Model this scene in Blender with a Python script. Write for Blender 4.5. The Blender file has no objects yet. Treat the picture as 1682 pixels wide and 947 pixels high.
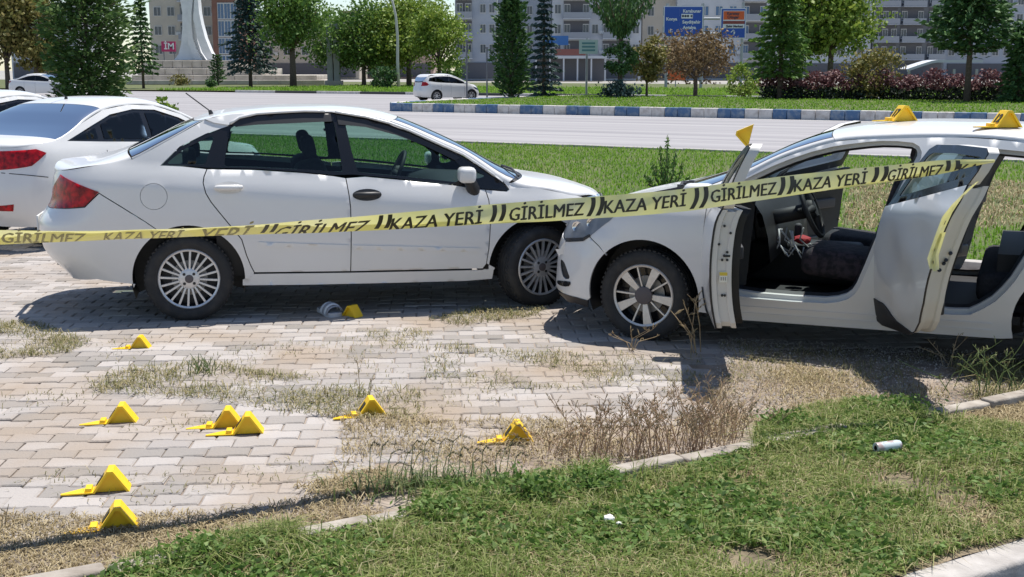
import bpy, bmesh, math, random
import numpy as np
from mathutils import Vector, Matrix, noise
from mathutils.geometry import delaunay_2d_cdt
random.seed(7); RNG = np.random.default_rng(7)
SC = bpy.context.scene
COL = SC.collection
PI = math.pi
# ------------------------------------------------------------------ camera, sky, sun, exposure
F, H, TH = 2000.0, 1.77, math.atan(361.0/2000.0)
cam = bpy.data.cameras.new('camera'); camo = bpy.data.objects.new('camera', cam); COL.objects.link(camo)
camo.location = (0, 0, H); camo.rotation_euler = (PI/2-TH, 0, 0)
cam.sensor_width = 36.0; cam.lens = F/1682*36; cam.clip_start = .05; cam.clip_end = 2000
SC.camera = camo
w = bpy.data.worlds.new('World'); SC.world = w; w.use_nodes = True
nt = w.node_tree; bg = nt.nodes['Background']
sky = nt.nodes.new('ShaderNodeTexSky'); sky.sky_type = 'NISHITA'; sky.sun_disc = False
SUN = Vector((.20, .23, 1.0)).normalized()
sky.sun_elevation = math.asin(SUN.z); sky.sun_rotation = math.atan2(SUN.x, SUN.y)
sky.air_density = 1.0; sky.dust_density = .6; sky.ozone_density = 1.0; sky.altitude = 1000
nt.links.new(sky.outputs[0], bg.inputs[0]); bg.inputs[1].default_value = .11
sl = bpy.data.lights.new('sun', 'SUN'); sl.energy = 4.9; sl.angle = math.radians(.53); sl.color = (1, .955, .89)
so = bpy.data.objects.new('sun', sl); COL.objects.link(so); so.rotation_euler = (-SUN).to_track_quat('-Z', 'Y').to_euler()
so.location = (3, 3, 30)
SC.view_settings.view_transform = 'Standard'; SC.view_settings.look = 'None'
SC.view_settings.exposure = 0.42; SC.view_settings.gamma = 1.0; SC.view_settings.use_curve_mapping = False
SC.cycles.max_bounces = 8; SC.cycles.transparent_max_bounces = 24

# ------------------------------------------------------------------ helpers: picture ray -> point
def ray(px, py):
    a = (px-841)/F; u = -(py-473.5)/F; c, s = math.cos(TH), math.sin(TH)
    return Vector((a, c+u*s, -s+u*c))
def G(px, py, z=0.0):
    r = ray(px, py); t = (z-H)/r.z
    return Vector((0, 0, H))+r*t
def AT(px, py, Y):
    r = ray(px, py)
    return Vector((0, 0, H))+r*(Y/r.y)
def proj(P):
    c, s = math.cos(TH), math.sin(TH); z = P[2]-H
    d = P[1]*c-z*s; u = P[1]*s+z*c
    return 841+F*P[0]/d, 473.5-F*u/d
# ------------------------------------------------------------------ helpers: objects
def tag(o, label=None, cat=None, group=None, kind=None):
    if label: o['label'] = label
    if cat: o['category'] = cat
    if group: o['group'] = group
    if kind: o['kind'] = kind
    return o
def empty(name, label, cat, loc=(0, 0, 0), rz=0, group=None):
    o = bpy.data.objects.new(name, None); COL.objects.link(o); o.location = loc; o.rotation_euler = (0, 0, rz)
    o.empty_display_size = .2
    return tag(o, label, cat, group)
def link(name, me, parent=None, mats=()):
    o = bpy.data.objects.new(name, me); COL.objects.link(o)
    if parent: o.parent = parent
    for m in mats:
        me.materials.append(m)
    return o
def mesh(name, verts, faces, mat=None, parent=None, smooth=False):
    me = bpy.data.meshes.new(name); me.from_pydata([tuple(v) for v in verts], [], faces)
    if smooth: me.shade_smooth()
    me.update()
    ms = mat if isinstance(mat, (list, tuple)) else ([mat] if mat else [])
    return link(name, me, parent, ms)
def bm_obj(name, bm, mat=None, parent=None, smooth=False):
    me = bpy.data.meshes.new(name); bm.to_mesh(me); bm.free()
    if smooth: me.shade_smooth()
    ms = mat if isinstance(mat, (list, tuple)) else ([mat] if mat else [])
    return link(name, me, parent, ms)
def dup(root, loc=None, rz=None, label=None, group=None, scale=None):
    def cp(o, par):
        c = o.copy(); COL.objects.link(c)
        if par: c.parent = par
        for ch in o.children: cp(ch, c)
        return c
    r = cp(root, None)
    if loc is not None: r.location = loc
    if rz is not None: r.rotation_euler = (0, 0, rz)
    if scale is not None: r.scale = scale if hasattr(scale, '__len__') else (scale,)*3
    if label: r['label'] = label
    if group: r['group'] = group
    return r
class MB:
    """collects simple shapes into one mesh"""
    def __init__(s): s.v = []; s.f = []; s.m = []; s.mi = 0
    def add(s, vs, fs):
        n = len(s.v); s.v += [tuple(v) for v in vs]
        for f in fs: s.f.append([i+n for i in f]); s.m.append(s.mi)
        return s
    def box(s, c, d, rz=0, M=None):
        x, y, z = d[0]/2, d[1]/2, d[2]/2
        vs = [Vector((a*x, b*y, e*z)) for e in (-1, 1) for b in (-1, 1) for a in (-1, 1)]
        if M is not None: vs = [M @ v for v in vs]
        elif rz: R = Matrix.Rotation(rz, 3, 'Z'); vs = [R @ v for v in vs]
        vs = [v+Vector(c) for v in vs]
        return s.add(vs, [(0, 2, 3, 1), (4, 5, 7, 6), (0, 1, 5, 4), (2, 6, 7, 3), (0, 4, 6, 2), (1, 3, 7, 5)])
    def quad(s, a, b, c, d): return s.add([a, b, c, d], [(0, 1, 2, 3)])
    def tube(s, pts, r, n=8, caps=True):
        pts = [Vector(p) for p in pts]; rs = r if hasattr(r, '__len__') else [r]*len(pts)
        N = len(pts); vs = []; up = None
        for i, p in enumerate(pts):
            t = (pts[min(i+1, N-1)]-pts[max(i-1, 0)]).normalized()
            if up is None or abs(up.dot(t)) > .95:
                up = Vector((0, 0, 1)) if abs(t.z) < .9 else Vector((1, 0, 0))
            a = t.cross(up).normalized(); b = a.cross(t).normalized(); up = b
            for k in range(n):
                an = 2*PI*k/n; vs.append(p+(a*math.cos(an)+b*math.sin(an))*rs[i])
        fs = []
        for i in range(N-1):
            for k in range(n):
                fs.append((i*n+k, i*n+(k+1) % n, (i+1)*n+(k+1) % n, (i+1)*n+k))
        if caps: fs += [tuple(range(n))[::-1], tuple(range((N-1)*n, N*n))]
        return s.add(vs, fs)
    def lathe(s, prof, n=32, M=None, closed=False):
        """prof: list of (r, h); axis = local Z"""
        vs = []; K = len(prof)
        for i in range(n):
            a = 2*PI*i/n
            for r, h in prof: vs.append(Vector((r*math.cos(a), r*math.sin(a), h)))
        if M is not None: vs = [M @ v for v in vs]
        fs = []
        for i in range(n):
            j = (i+1) % n
            for k in range(K if closed else K-1):
                l = (k+1) % K
                fs.append((i*K+k, j*K+k, j*K+l, i*K+l))
        return s.add(vs, fs)
    def grid(s, rows):
        n = len(s.v); R = len(rows); C = len(rows[0])
        for r in rows: s.v += [tuple(p) for p in r]
        for i in range(R-1):
            for j in range(C-1):
                s.f.append([n+i*C+j, n+i*C+j+1, n+(i+1)*C+j+1, n+(i+1)*C+j]); s.m.append(s.mi)
        return s
    def prism(s, poly, z0, z1):
        n = len(poly)
        vs = [(p[0], p[1], z0) for p in poly]+[(p[0], p[1], z1) for p in poly]
        fs = [tuple(range(n))[::-1], tuple(range(n, 2*n))]
        fs += [(i, (i+1) % n, n+(i+1) % n, n+i) for i in range(n)]
        return s.add(vs, fs)
    def build(s, name, mat=None, parent=None, smooth=False, bevel=0):
        o = mesh(name, s.v, s.f, mat, parent, smooth)
        if len(o.data.materials) > 1:
            for p, m in zip(o.data.polygons, s.m): p.material_index = m
        if bevel:
            bm = bmesh.new(); bm.from_mesh(o.data)
            bmesh.ops.remove_doubles(bm, verts=bm.verts, dist=1e-5)
            bmesh.ops.bevel(bm, geom=bm.edges[:], offset=bevel, segments=3, profile=.5, affect='EDGES', clamp_overlap=True)
            bm.to_mesh(o.data); bm.free(); o.data.shade_smooth()
            try: o.data.set_sharp_from_angle(angle=math.radians(40))
            except Exception: pass
        return o
def autosmooth(o, ang=35):
    o.data.shade_smooth(); o.data.set_sharp_from_angle(angle=math.radians(ang)); return o
def spline(xs, ys):
    """natural cubic through the knots, linear outside"""
    xs = np.asarray(xs, float); ys = np.asarray(ys, float); n = len(xs)
    h = np.diff(xs); A = np.zeros((n, n)); r = np.zeros(n); A[0, 0] = A[-1, -1] = 1
    for i in range(1, n-1):
        A[i, i-1] = h[i-1]; A[i, i] = 2*(h[i-1]+h[i]); A[i, i+1] = h[i]
        r[i] = 6*((ys[i+1]-ys[i])/h[i]-(ys[i]-ys[i-1])/h[i-1])
    m = np.linalg.solve(A, r)
    def f(x):
        if x <= xs[0]: return ys[0]+(x-xs[0])*((ys[1]-ys[0])/h[0]-h[0]*m[1]/6)
        if x >= xs[-1]: return ys[-1]+(x-xs[-1])*((ys[-1]-ys[-2])/h[-1]+h[-1]*m[-2]/6)
        i = min(int(np.searchsorted(xs, x))-1, n-2); i = max(i, 0)
        a = xs[i+1]-x; b = x-xs[i]
        return (m[i]*a**3+m[i+1]*b**3)/(6*h[i])+(ys[i]/h[i]-m[i]*h[i]/6)*a+(ys[i+1]/h[i]-m[i+1]*h[i]/6)*b
    return f
def pin(x, y, poly):
    """points-in-polygon (vectorised)"""
    x = np.asarray(x, float); y = np.asarray(y, float); ins = np.zeros(x.shape, bool); n = len(poly)
    for i in range(n):
        x0, y0 = poly[i][0], poly[i][1]; x1, y1 = poly[(i+1) % n][0], poly[(i+1) % n][1]
        c = ((y0 > y) != (y1 > y)); ins ^= c & (x < (x1-x0)*(y-y0)/((y1-y0) if y1 != y0 else 1e-12)+x0)
    return ins
# ------------------------------------------------------------------ materials
MATS = {}
def M(name, col, rough=.6, metal=0.0, spec=.5, var=0.0, vscale=6.0, col2=None, coat=0.0, bump=0.0, bscale=40.0, detail=4, lo=.35, hi=.65, emis=None):
    """principled with an optional noise mix towards col2 (or a lighter/darker self) and fine relief"""
    if name in MATS: return MATS[name]
    m = bpy.data.materials.new(name); m.use_nodes = True; n = m.node_tree.nodes; l = m.node_tree.links
    b = n['Principled BSDF']; b.inputs['Base Color'].default_value = (*col, 1); b.inputs['Roughness'].default_value = rough
    b.inputs['Metallic'].default_value = metal; b.inputs['Specular IOR Level'].default_value = spec
    if coat: b.inputs['Coat Weight'].default_value = coat; b.inputs['Coat Roughness'].default_value = .04
    if var or col2 is not None or bump:
        tc = n.new('ShaderNodeTexCoord'); geo = n.new('ShaderNodeNewGeometry')
    if var or col2 is not None:
        nz = n.new('ShaderNodeTexNoise'); nz.inputs['Scale'].default_value = vscale; nz.inputs['Detail'].default_value = detail
        l.new(geo.outputs['Position'], nz.inputs['Vector'])
        mr = n.new('ShaderNodeMapRange'); mr.inputs[1].default_value = lo; mr.inputs[2].default_value = hi
        l.new(nz.outputs[0], mr.inputs[0])
        mx = n.new('ShaderNodeMix'); mx.data_type = 'RGBA'
        c2 = col2 if col2 is not None else tuple(min(1, c*(1+var)) for c in col)
        c1 = col if col2 is not None else tuple(c*(1-var) for c in col)
        mx.inputs[6].default_value = (*c1, 1); mx.inputs[7].default_value = (*c2, 1)
        l.new(mr.outputs[0], mx.inputs[0]); l.new(mx.outputs[2], b.inputs['Base Color'])
    if bump:
        nb = n.new('ShaderNodeTexNoise'); nb.inputs['Scale'].default_value = bscale; nb.inputs['Detail'].default_value = 5
        l.new(geo.outputs['Position'], nb.inputs['Vector'])
        bp = n.new('ShaderNodeBump'); bp.inputs['Strength'].default_value = bump; bp.inputs['Distance'].default_value = .01
        l.new(nb.outputs[0], bp.inputs['Height']); l.new(bp.outputs[0], b.inputs['Normal'])
    if emis: b.inputs['Emission Color'].default_value = (*emis[0], 1); b.inputs['Emission Strength'].default_value = emis[1]
    MATS[name] = m; return m
def Mtint(name, stops, rough=.7, trans=0.0, spec=.3, patch=None, bump=0.0, bscale=30):
    """colour ramp over the per-leaf / per-piece random number stored on the mesh; optional world-noise patching"""
    if name in MATS: return MATS[name]
    m = bpy.data.materials.new(name); m.use_nodes = True; n = m.node_tree.nodes; l = m.node_tree.links
    b = n['Principled BSDF']; b.inputs['Roughness'].default_value = rough; b.inputs['Specular IOR Level'].default_value = spec
    at = n.new('ShaderNodeAttribute'); at.attribute_name = 'rnd'
    cr = n.new('ShaderNodeValToRGB'); e = cr.color_ramp.elements
    while len(e) < len(stops): e.new(.5)
    for k, (p, c) in enumerate(stops): e[k].position = p; e[k].color = (*c, 1)
    l.new(at.outputs['Fac'], cr.inputs[0]); out = cr.outputs[0]
    if patch or bump: geo = n.new('ShaderNodeNewGeometry')
    if patch:
        col, sc, lo, hi = patch
        nz = n.new('ShaderNodeTexNoise'); nz.inputs['Scale'].default_value = sc; nz.inputs['Detail'].default_value = 5
        l.new(geo.outputs['Position'], nz.inputs['Vector'])
        mr = n.new('ShaderNodeMapRange'); mr.inputs[1].default_value = lo; mr.inputs[2].default_value = hi; l.new(nz.outputs[0], mr.inputs[0])
        mx = n.new('ShaderNodeMix'); mx.data_type = 'RGBA'; mx.inputs[7].default_value = (*col, 1)
        l.new(out, mx.inputs[6]); l.new(mr.outputs[0], mx.inputs[0]); out = mx.outputs[2]
    l.new(out, b.inputs['Base Color'])
    if bump:
        nb = n.new('ShaderNodeTexNoise'); nb.inputs['Scale'].default_value = bscale; nb.inputs['Detail'].default_value = 6
        l.new(geo.outputs['Position'], nb.inputs['Vector'])
        bp = n.new('ShaderNodeBump'); bp.inputs['Strength'].default_value = bump; bp.inputs['Distance'].default_value = .01
        l.new(nb.outputs[0], bp.inputs['Height']); l.new(bp.outputs[0], b.inputs['Normal'])
    if trans:
        tr = n.new('ShaderNodeBsdfTranslucent'); l.new(out, tr.inputs[0]); ms = n.new('ShaderNodeMixShader'); ms.inputs[0].default_value = trans
        l.new(b.outputs[0], ms.inputs[1]); l.new(tr.outputs[0], ms.inputs[2]); l.new(ms.outputs[0], n['Material Output'].inputs[0])
    MATS[name] = m; return m
def Mglass(name, tint, refl=1.0, rough=.0):
    if name in MATS: return MATS[name]
    m = bpy.data.materials.new(name); m.use_nodes = True; n = m.node_tree.nodes; l = m.node_tree.links
    n.remove(n['Principled BSDF'])
    t = n.new('ShaderNodeBsdfTransparent'); t.inputs[0].default_value = (*tint, 1)
    g = n.new('ShaderNodeBsdfGlossy'); g.inputs['Roughness'].default_value = rough
    fr = n.new('ShaderNodeFresnel'); fr.inputs[0].default_value = 1.5
    mu = n.new('ShaderNodeMath'); mu.operation = 'MULTIPLY'; mu.inputs[1].default_value = refl; mu.use_clamp = True
    l.new(fr.outputs[0], mu.inputs[0]); ms = n.new('ShaderNodeMixShader'); l.new(mu.outputs[0], ms.inputs[0])
    l.new(t.outputs[0], ms.inputs[1]); l.new(g.outputs[0], ms.inputs[2]); l.new(ms.outputs[0], n['Material Output'].inputs[0])
    MATS[name] = m; return m
paint = M('white_paint', (.68, .675, .665), .28, spec=.4, coat=.5, var=.025, vscale=1.7)
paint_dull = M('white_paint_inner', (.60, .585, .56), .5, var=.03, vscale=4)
black = M('black_plastic', (.018, .018, .02), .5, var=.2, vscale=30)
black_gloss = M('black_gloss', (.012, .012, .014), .18)
rubber = M('rubber', (.022, .022, .023), .75, var=.25, vscale=25, bump=.15, bscale=120)
tyre_m = M('tyre', (.024, .024, .025), .8, col2=(.05, .046, .042), vscale=14, lo=.45, hi=.8, bump=.25, bscale=160)
alloy = M('alloy', (.62, .62, .63), .40, metal=.6, var=.08, vscale=30)
alloy_dark = M('alloy_dark', (.16, .16, .17), .45, metal=.6)
machined = M('machined_alloy', (.60, .58, .56), .42, metal=.6, var=.06, vscale=40)
cap_grey = M('cap_grey', (.10, .085, .088), .6)
steel = M('brake_steel', (.32, .31, .30), .5, metal=.8)
glass_side = Mglass('side_glass', (.50, .66, .61), 1.0)
glass_clear = Mglass('clear_glass', (.72, .82, .82), 1.0)
glass_dark = Mglass('privacy_glass', (.16, .18, .21), 1.0)
chrome = M('chrome', (.75, .75, .76), .12, metal=1)
red_lens = M('red_lens', (.33, .004, .008), .22, spec=.3, var=.55, vscale=26)
cabin = M('cabin_plastic', (.009, .0095, .011), .65, var=.2, vscale=20)
cabin_grey = M('cabin_grey', (.045, .045, .05), .7)
fabric = M('seat_fabric', (.018, .018, .022), .9, var=.3, vscale=40, bump=.3, bscale=200)
yellow = M('yellow_plastic', (.86, .54, .012), .45, col2=(.66, .42, .03), vscale=9, lo=.50, hi=.85)
ink = M('ink', (.03, .025, .012), .6)
# ================================================================== GROUND, ROAD, KERBS, PAVING
RU = Vector((.8707, -.4917, 0)); RN = Vector((.4917, .8707, 0))          # along / across the road
def rd(d, s, z=0.0):                                                       # road frame -> world (d across from origin, s along)
    return RN*d+RU*s+Vector((0, 0, z))
def dist(px, py): return G(px, py).dot(RN)
D_EDGE = (dist(770, 236)+dist(1260, 248))/2      # near edge of the carriageway
D_MED = (dist(650, 181)+dist(1682, 200)+dist(1000, 187.5))/3
D_MEDB = dist(900, 163.5)
D_FAR = (dist(300, 152)+dist(1000, 155))/2
D_PARK = dist(1430, 434)
S_TIP = G(648, 179).dot(RU)-.8
def strip(name, d0, d1, s0, s1, z, mat, kind='structure'):
    mb = MB(); n = 40; mb.grid([[rd(d0, s0+(s1-s0)*i/n, z) for i in range(n+1)], [rd(d1, s0+(s1-s0)*i/n, z) for i in range(n+1)]][::-1])
    return tag(mb.build(name, mat), kind=kind)
soil = M('soil', (.20, .155, .12), .95, col2=(.37, .31, .255), vscale=5, lo=.35, hi=.7, bump=.5, bscale=45)
soil_grass = M('verge_soil', (.06, .085, .02), .95, col2=(.12, .125, .045), vscale=.7, bump=.4, bscale=20)
far_ground = M('far_ground', (.26, .25, .23), .95, col2=(.34, .32, .29), vscale=.08)
# asphalt with wheel-track streaks along the road
def asphalt_mat():
    m = M('asphalt', (.25, .24, .245), .85, bump=.15, bscale=60); n = m.node_tree.nodes; l = m.node_tree.links
    geo = n.new('ShaderNodeNewGeometry'); mp = n.new('ShaderNodeMapping'); mp.vector_type = 'TEXTURE'
    mp.inputs['Rotation'].default_value = (0, 0, math.atan2(RU.y, RU.x)); mp.inputs['Scale'].default_value = (40, .9, 1)
    l.new(geo.outputs['Position'], mp.inputs[0]); nz = n.new('ShaderNodeTexNoise'); nz.inputs['Scale'].default_value = 1.0; nz.inputs['Detail'].default_value = 6; nz.inputs['Roughness'].default_value = .65
    l.new(mp.outputs[0], nz.inputs['Vector']); mr = n.new('ShaderNodeMapRange'); mr.inputs[1].default_value = .3; mr.inputs[2].default_value = .7; l.new(nz.outputs[0], mr.inputs[0])
    mx = n.new('ShaderNodeMix'); mx.data_type = 'RGBA'; mx.inputs[6].default_value = (.185, .178, .188, 1); mx.inputs[7].default_value = (.36, .345, .345, 1)
    l.new(mr.outputs[0], mx.inputs[0]); l.new(mx.outputs[2], n['Principled BSDF'].inputs['Base Color']); return m
asphalt = asphalt_mat()
concrete = M('concrete', (.33, .305, .28), .9, col2=(.46, .43, .40), vscale=9, bump=.4, bscale=70)
concrete_old = M('old_concrete', (.24, .205, .17), .92, col2=(.41, .37, .32), vscale=7, bump=.5, bscale=60)
line_paint = M('road_paint', (.74, .73, .72), .7, var=.12, vscale=6)
kerb_blue = M('kerb_blue', (.07, .14, .26), .75, col2=(.24, .28, .33), vscale=5, lo=.45, hi=.72)
kerb_white = M('kerb_white', (.60, .57, .54), .75, col2=(.38, .34, .31), vscale=5, lo=.45, hi=.75)
mb = MB(); mb.grid([[(x, y, -.09) for x in (-900, -200, 0, 200, 900)] for y in (-20, 40, 200, 1200)][::-1]); tag(mb.build('ground', far_ground), kind='structure')
strip('road', D_EDGE, D_FAR+.2, -170, 120, -.05, asphalt)
verge = strip('verge', D_PARK+.12, D_EDGE-.12, -70, 60, -.01, soil_grass)
strip('road_line', D_MED-.75, D_MED-.6, S_TIP+1, 110, -.044, line_paint)
strip('road_line', D_MEDB+.6, D_MEDB+.75, S_TIP+1, 110, -.044, line_paint)
# carriageway edge stones
edge = tag(mesh('road_edge_kerb', [rd(D_EDGE-.12, -60, -.0), rd(D_EDGE, -60, 0), rd(D_EDGE, -60.4, 0)], [(0, 1, 2)], concrete), kind='structure')
ks = MB(); ks.box((0, 0, 0), (.98, .13, .14)); k0 = ks.build('kerb_stone', concrete, edge, bevel=.012); ang_r = math.atan2(RU.y, RU.x)
def stones(par, proto, p0, p1, step, z, mats=None, jit=.006, wob=.01):
    p0, p1 = Vector(p0), Vector(p1); L = (p1-p0).length; t = (p1-p0)/L; n = int(L/step); a = math.atan2(t.y, t.x)
    for i in range(n):
        o = proto if proto.get('used') is None else proto.copy()
        if proto.get('used') is None: proto['used'] = 1
        else:
            if 'used' in o: del o['used']
            COL.objects.link(o)
        o.parent = par; o.location = p0+t*(step*(i+.5))+Vector((0, 0, z+RNG.normal(0, jit*.4))); o.rotation_euler = (0, RNG.normal(0, wob*.3), a+RNG.normal(0, wob))
        if mats: mats(o, i)
stones(edge, k0, rd(D_EDGE-.06, -44), rd(D_EDGE-.06, 32), 1.0, -.03)
# painted median
med = MB(); s1 = 100; tip = [rd(D_MED+(D_MEDB-D_MED)*(.5-.5*math.cos(t)), S_TIP+1.6-1.6*math.sin(t), .27) for t in np.linspace(0, PI, 12)]
vs = tip+[rd(D_MEDB, s1, .27), rd(D_MED, s1, .27)]; med.add(vs, [tuple(range(len(vs)))[::-1]]); median = tag(med.build('median', soil_grass), kind='structure')
kb2 = MB(); STEP = .53; kb2.box((0, 0, 0), (.515, .24, .42)); km = kb2.build('kerb_stone', kerb_blue, median, bevel=.03); km_white = km.data.copy(); km_white.materials[0] = kerb_white; km_d = km.data
def med_mat(o, i): o.data = km_white if (i//2) % 2 == 1 else km_d
stones(median, km, rd(D_MED-.06, S_TIP+1.4), rd(D_MED-.06, S_TIP+62), STEP, .10, med_mat, .01, .012)
kb3 = MB(); ring = [rd(D_MED+(D_MEDB-D_MED)*(.5-.5*math.cos(t)), S_TIP+1.5-1.6*math.sin(t), 0) for t in np.linspace(.02, PI, 14)]
for i in range(13):
    a, b = ring[i], ring[i+1]; m_ = (a+b)/2; L = (b-a).length
    bb = MB(); bb.box((0, 0, .10), (L*.99, .24, .42)); o = bb.build('kerb_stone', kerb_white if i % 3 else kerb_blue, median, bevel=.03); o.location = m_; o.rotation_euler = (0, 0, math.atan2((b-a).y, (b-a).x))
# far side verge
fv = strip('far_verge', D_FAR+.2, D_FAR+60, -170, 120, .06, soil_grass)
fk = tag(mesh('far_kerb', [rd(D_FAR, -160, 0), rd(D_FAR, -161, 0), rd(D_FAR+.2, -160, 0)], [(0, 1, 2)], concrete), kind='structure')
kf = MB(); kf.box((0, 0, 0), (1.96, .3, .26)); kfo = kf.build('kerb_stone', kerb_white, fk, bevel=.02); kf_d = kfo.data; kf_k = kf_d.copy(); kf_k.materials[0] = M('kerb_black', (.06, .06, .06), .8)
stones(fk, kfo, rd(D_FAR+.08, -66), rd(D_FAR+.08, 50), 2.0, -.0, lambda o, i: setattr(o, 'data', kf_k if (i//2) % 2 else kf_d), .004, .004)
# ---------------------------------------------------------------- the paved yard
KA, KB_ = G(490, 893), G(1682, 658)                        # line of sunk kerb stones along the lawn
KT = (KB_-KA).normalized(); KN = Vector((-KT.y, KT.x, 0))     # KN points to the yard
def kd(x, y): return (Vector((x, y, 0))-KA).dot(KN)
yard = MB(); yp = [KA-KT*4, KB_+KT*5, rd(D_PARK-.1, 12), rd(D_PARK-.1, -2.2), rd(D_PARK+1.5, -4.5), rd(D_PARK+5.5, -9), (-16, 20, 0), (-14, 4, 0)]
yard.add([(p[0], p[1], -.0095) for p in yp], [tuple(range(len(yp)))]); YARD = tag(yard.build('paved_yard', soil), kind='structure')
ypoly = [(p[0], p[1]) for p in yp]
pav_m = Mtint('paver', [(0, (.24, .22, .20)), (.3, (.315, .287, .266)), (.7, (.355, .326, .303)), (1, (.40, .368, .345))], .92, patch=((.31, .25, .195), 1.1, .45, .68), bump=.5, bscale=55)
sand_m = M('joint_sand', (.30, .25, .20), .95, bump=.4, bscale=80)
def paver_geo(L=.200, W_=.128, dl=.008, gapj=.0055, h=.02, rr=0):
    a, b = L/2-gapj/2, W_/2-gapj/2
    out = [(-a, -b-dl), (-.012, -b-dl), (.012, -b+dl), (a, -b+dl), (a, b-dl), (.012, b-dl), (-.012, b+dl), (-a, b+dl)]
    rg = random.Random(rr); out = [(x+rg.uniform(-.0015, .0015), y+rg.uniform(-.0015, .0015)) for x, y in out]
    ins = [(x*(1-.008/a)*1.0, y-(math.copysign(.006, y))) for x, y in out]
    n = 8; v = [(x, y, -.03) for x, y in out]+[(x, y, -.006) for x, y in out]+[(x, y, 0) for x, y in ins]
    f = [(i, (i+1) % n, n+(i+1) % n, n+i) for i in range(n)]+[(n+i, n+(i+1) % n, 2*n+(i+1) % n, 2*n+i) for i in range(n)]+[tuple(range(2*n, 3*n))]
    return v, f
def set_rnd(me, vals):
    at = me.attributes.new('rnd', 'FLOAT', 'POINT'); at.data.foreach_set('value', np.asarray(vals, np.float32))
PV = []
for k in range(10):
    v, f = paver_geo(rr=k); me = bpy.data.meshes.new('paver'); me.from_pydata(v, [], f); me.materials.append(pav_m); set_rnd(me, [k/9]*len(v)); PV.append(me)
PA = math.radians(3.0); cA, sA = math.cos(PA), math.sin(PA)
cand = []
for r in range(-10, 150):
    for q in range(-80, 80):
        lx, ly = q*.2+(.1 if r % 2 else 0), r*.128
        x, y = cA*lx-sA*ly, sA*lx+cA*ly+3.0
        if not (-14 < x < 8 and 3.6 < y < 19): continue
        if y > 12.5 and x > -2: continue
        cand.append((x, y))
ca = np.array(cand); ok = pin(ca[:, 0], ca[:, 1], ypoly); cand = [tuple(p) for p in ca[ok]]
keep = []
for x, y in cand:
    n1 = noise.noise(Vector((x*.9, y*.9, 3.1)))
    k_ = kd(x, y); px, py = proj((x, y, 0))
    lim = .40+.35*n1 if px < 640 else .72+.5*n1
    if px > 1150: lim = 1.25+.6*n1
    if k_ < lim: continue
    if px > 1235 and 570 < py < 700 and noise.noise(Vector((x*2, y*2, 7))) > -.28: continue
    keep.append((py, x, y, px))
vis = sorted([k for k in keep if -20 < k[3] < 1700 and k[0] > 500], reverse=True)
single = set((k[1], k[2]) for k in vis[:300])
pav_objs = 0; V_, F_, R_ = [], [], []
for py, x, y, px in keep:
    sink = .004*noise.noise(Vector((x*.6, y*.6, 0)))
    tilt = (RNG.normal(0, .015), RNG.normal(0, .015)); z = sink*1.4+RNG.normal(0, .002); k = int(RNG.integers(0, 10)); a = PA+RNG.normal(0, .006)
    if (x, y) in single:
        o = bpy.data.objects.new('paver', PV[k]); COL.objects.link(o); o.parent = YARD; o.location = (x, y, z); o.rotation_euler = (tilt[0], tilt[1], a)
    else:
        n = len(V_); c_, s_ = math.cos(a), math.sin(a)
        me = PV[k]
        for vv in me.vertices: V_.append((x+c_*vv.co.x-s_*vv.co.y, y+s_*vv.co.x+c_*vv.co.y, z+vv.co.z+tilt[0]*vv.co.y-tilt[1]*vv.co.x)); R_.append(k/9)
        for p in me.polygons: F_.append([n+i for i in p.vertices])
o = mesh('paver_field', V_, F_, pav_m, YARD); set_rnd(o.data, R_); o['kind'] = 'stuff'
# kerb between yard and verge
pk = tag(mesh('yard_kerb', [rd(D_PARK, 0, -.02), rd(D_PARK+.1, 0, -.02), rd(D_PARK, .1, -.02)], [(0, 1, 2)], concrete), kind='structure')
kk = MB(); kk.box((0, 0, 0), (.98, .14, .22)); kko = kk.build('kerb_stone', concrete, pk, bevel=.012)
stones(pk, kko, rd(D_PARK, -3), rd(D_PARK, 11), 1.0, .0)
# sunk kerb along the lawn
lk = tag(mesh('lawn_kerb', [KA, KA+KT*.1, KA+KN*.1], [(0, 2, 1)], concrete_old), kind='structure')
kl = MB(); kl.box((0, 0, 0), (.485, .085, .16)); klo = kl.build('kerb_stone', concrete_old, lk, bevel=.012)
stones(lk, klo, KA-KT*1.2, KB_+KT*1.5, .5, -.022, None, .02, .02)
# lawn soil in front, and the big kerb at the corner
QA, QB = G(1480, 952), G(1682, 890); QT = (QB-QA).normalized(); QN = Vector((QT.y, -QT.x, 0))
lawn = MB(); lp = [KA-KT*2.5+KN*-.03, KB_+KT*4+KN*-.03, QB+QT*4, QA-QT*3]
nu, nv = 60, 24; rows = []
for j in range(nv+1):
    row = []
    for i in range(nu+1):
        a = Vector(lp[0]).lerp(Vector(lp[1]), i/nu); b = Vector(lp[3]).lerp(Vector(lp[2]), i/nu); p = a.lerp(b, j/nv); p.z = .012+.022*noise.noise(p*1.3)+.012*noise.noise(p*5); row.append(p)
    rows.append(row)
lawn.grid(rows[::-1]); lawn_m = M('lawn_soil', (.13, .105, .065), .95, col2=(.30, .235, .16), vscale=3.5, lo=.42, hi=.66, bump=.7, bscale=60)
tag(lawn.build('lawn_ground', lawn_m, smooth=True), kind='structure')
ck = tag(mesh('corner_kerb', [QA, QA+QT*.1, QA+QN*.1], [(0, 1, 2)], concrete), kind='structure')
cb = MB(); cb.box((0, 0, 0), (.99, .16, .28)); cbo = cb.build('kerb_stone', concrete, ck, bevel=.02)
stones(ck, cbo, QA-QT*2+QN*.05, QA+QT*4+QN*.05, 1.0, -.125)
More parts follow.
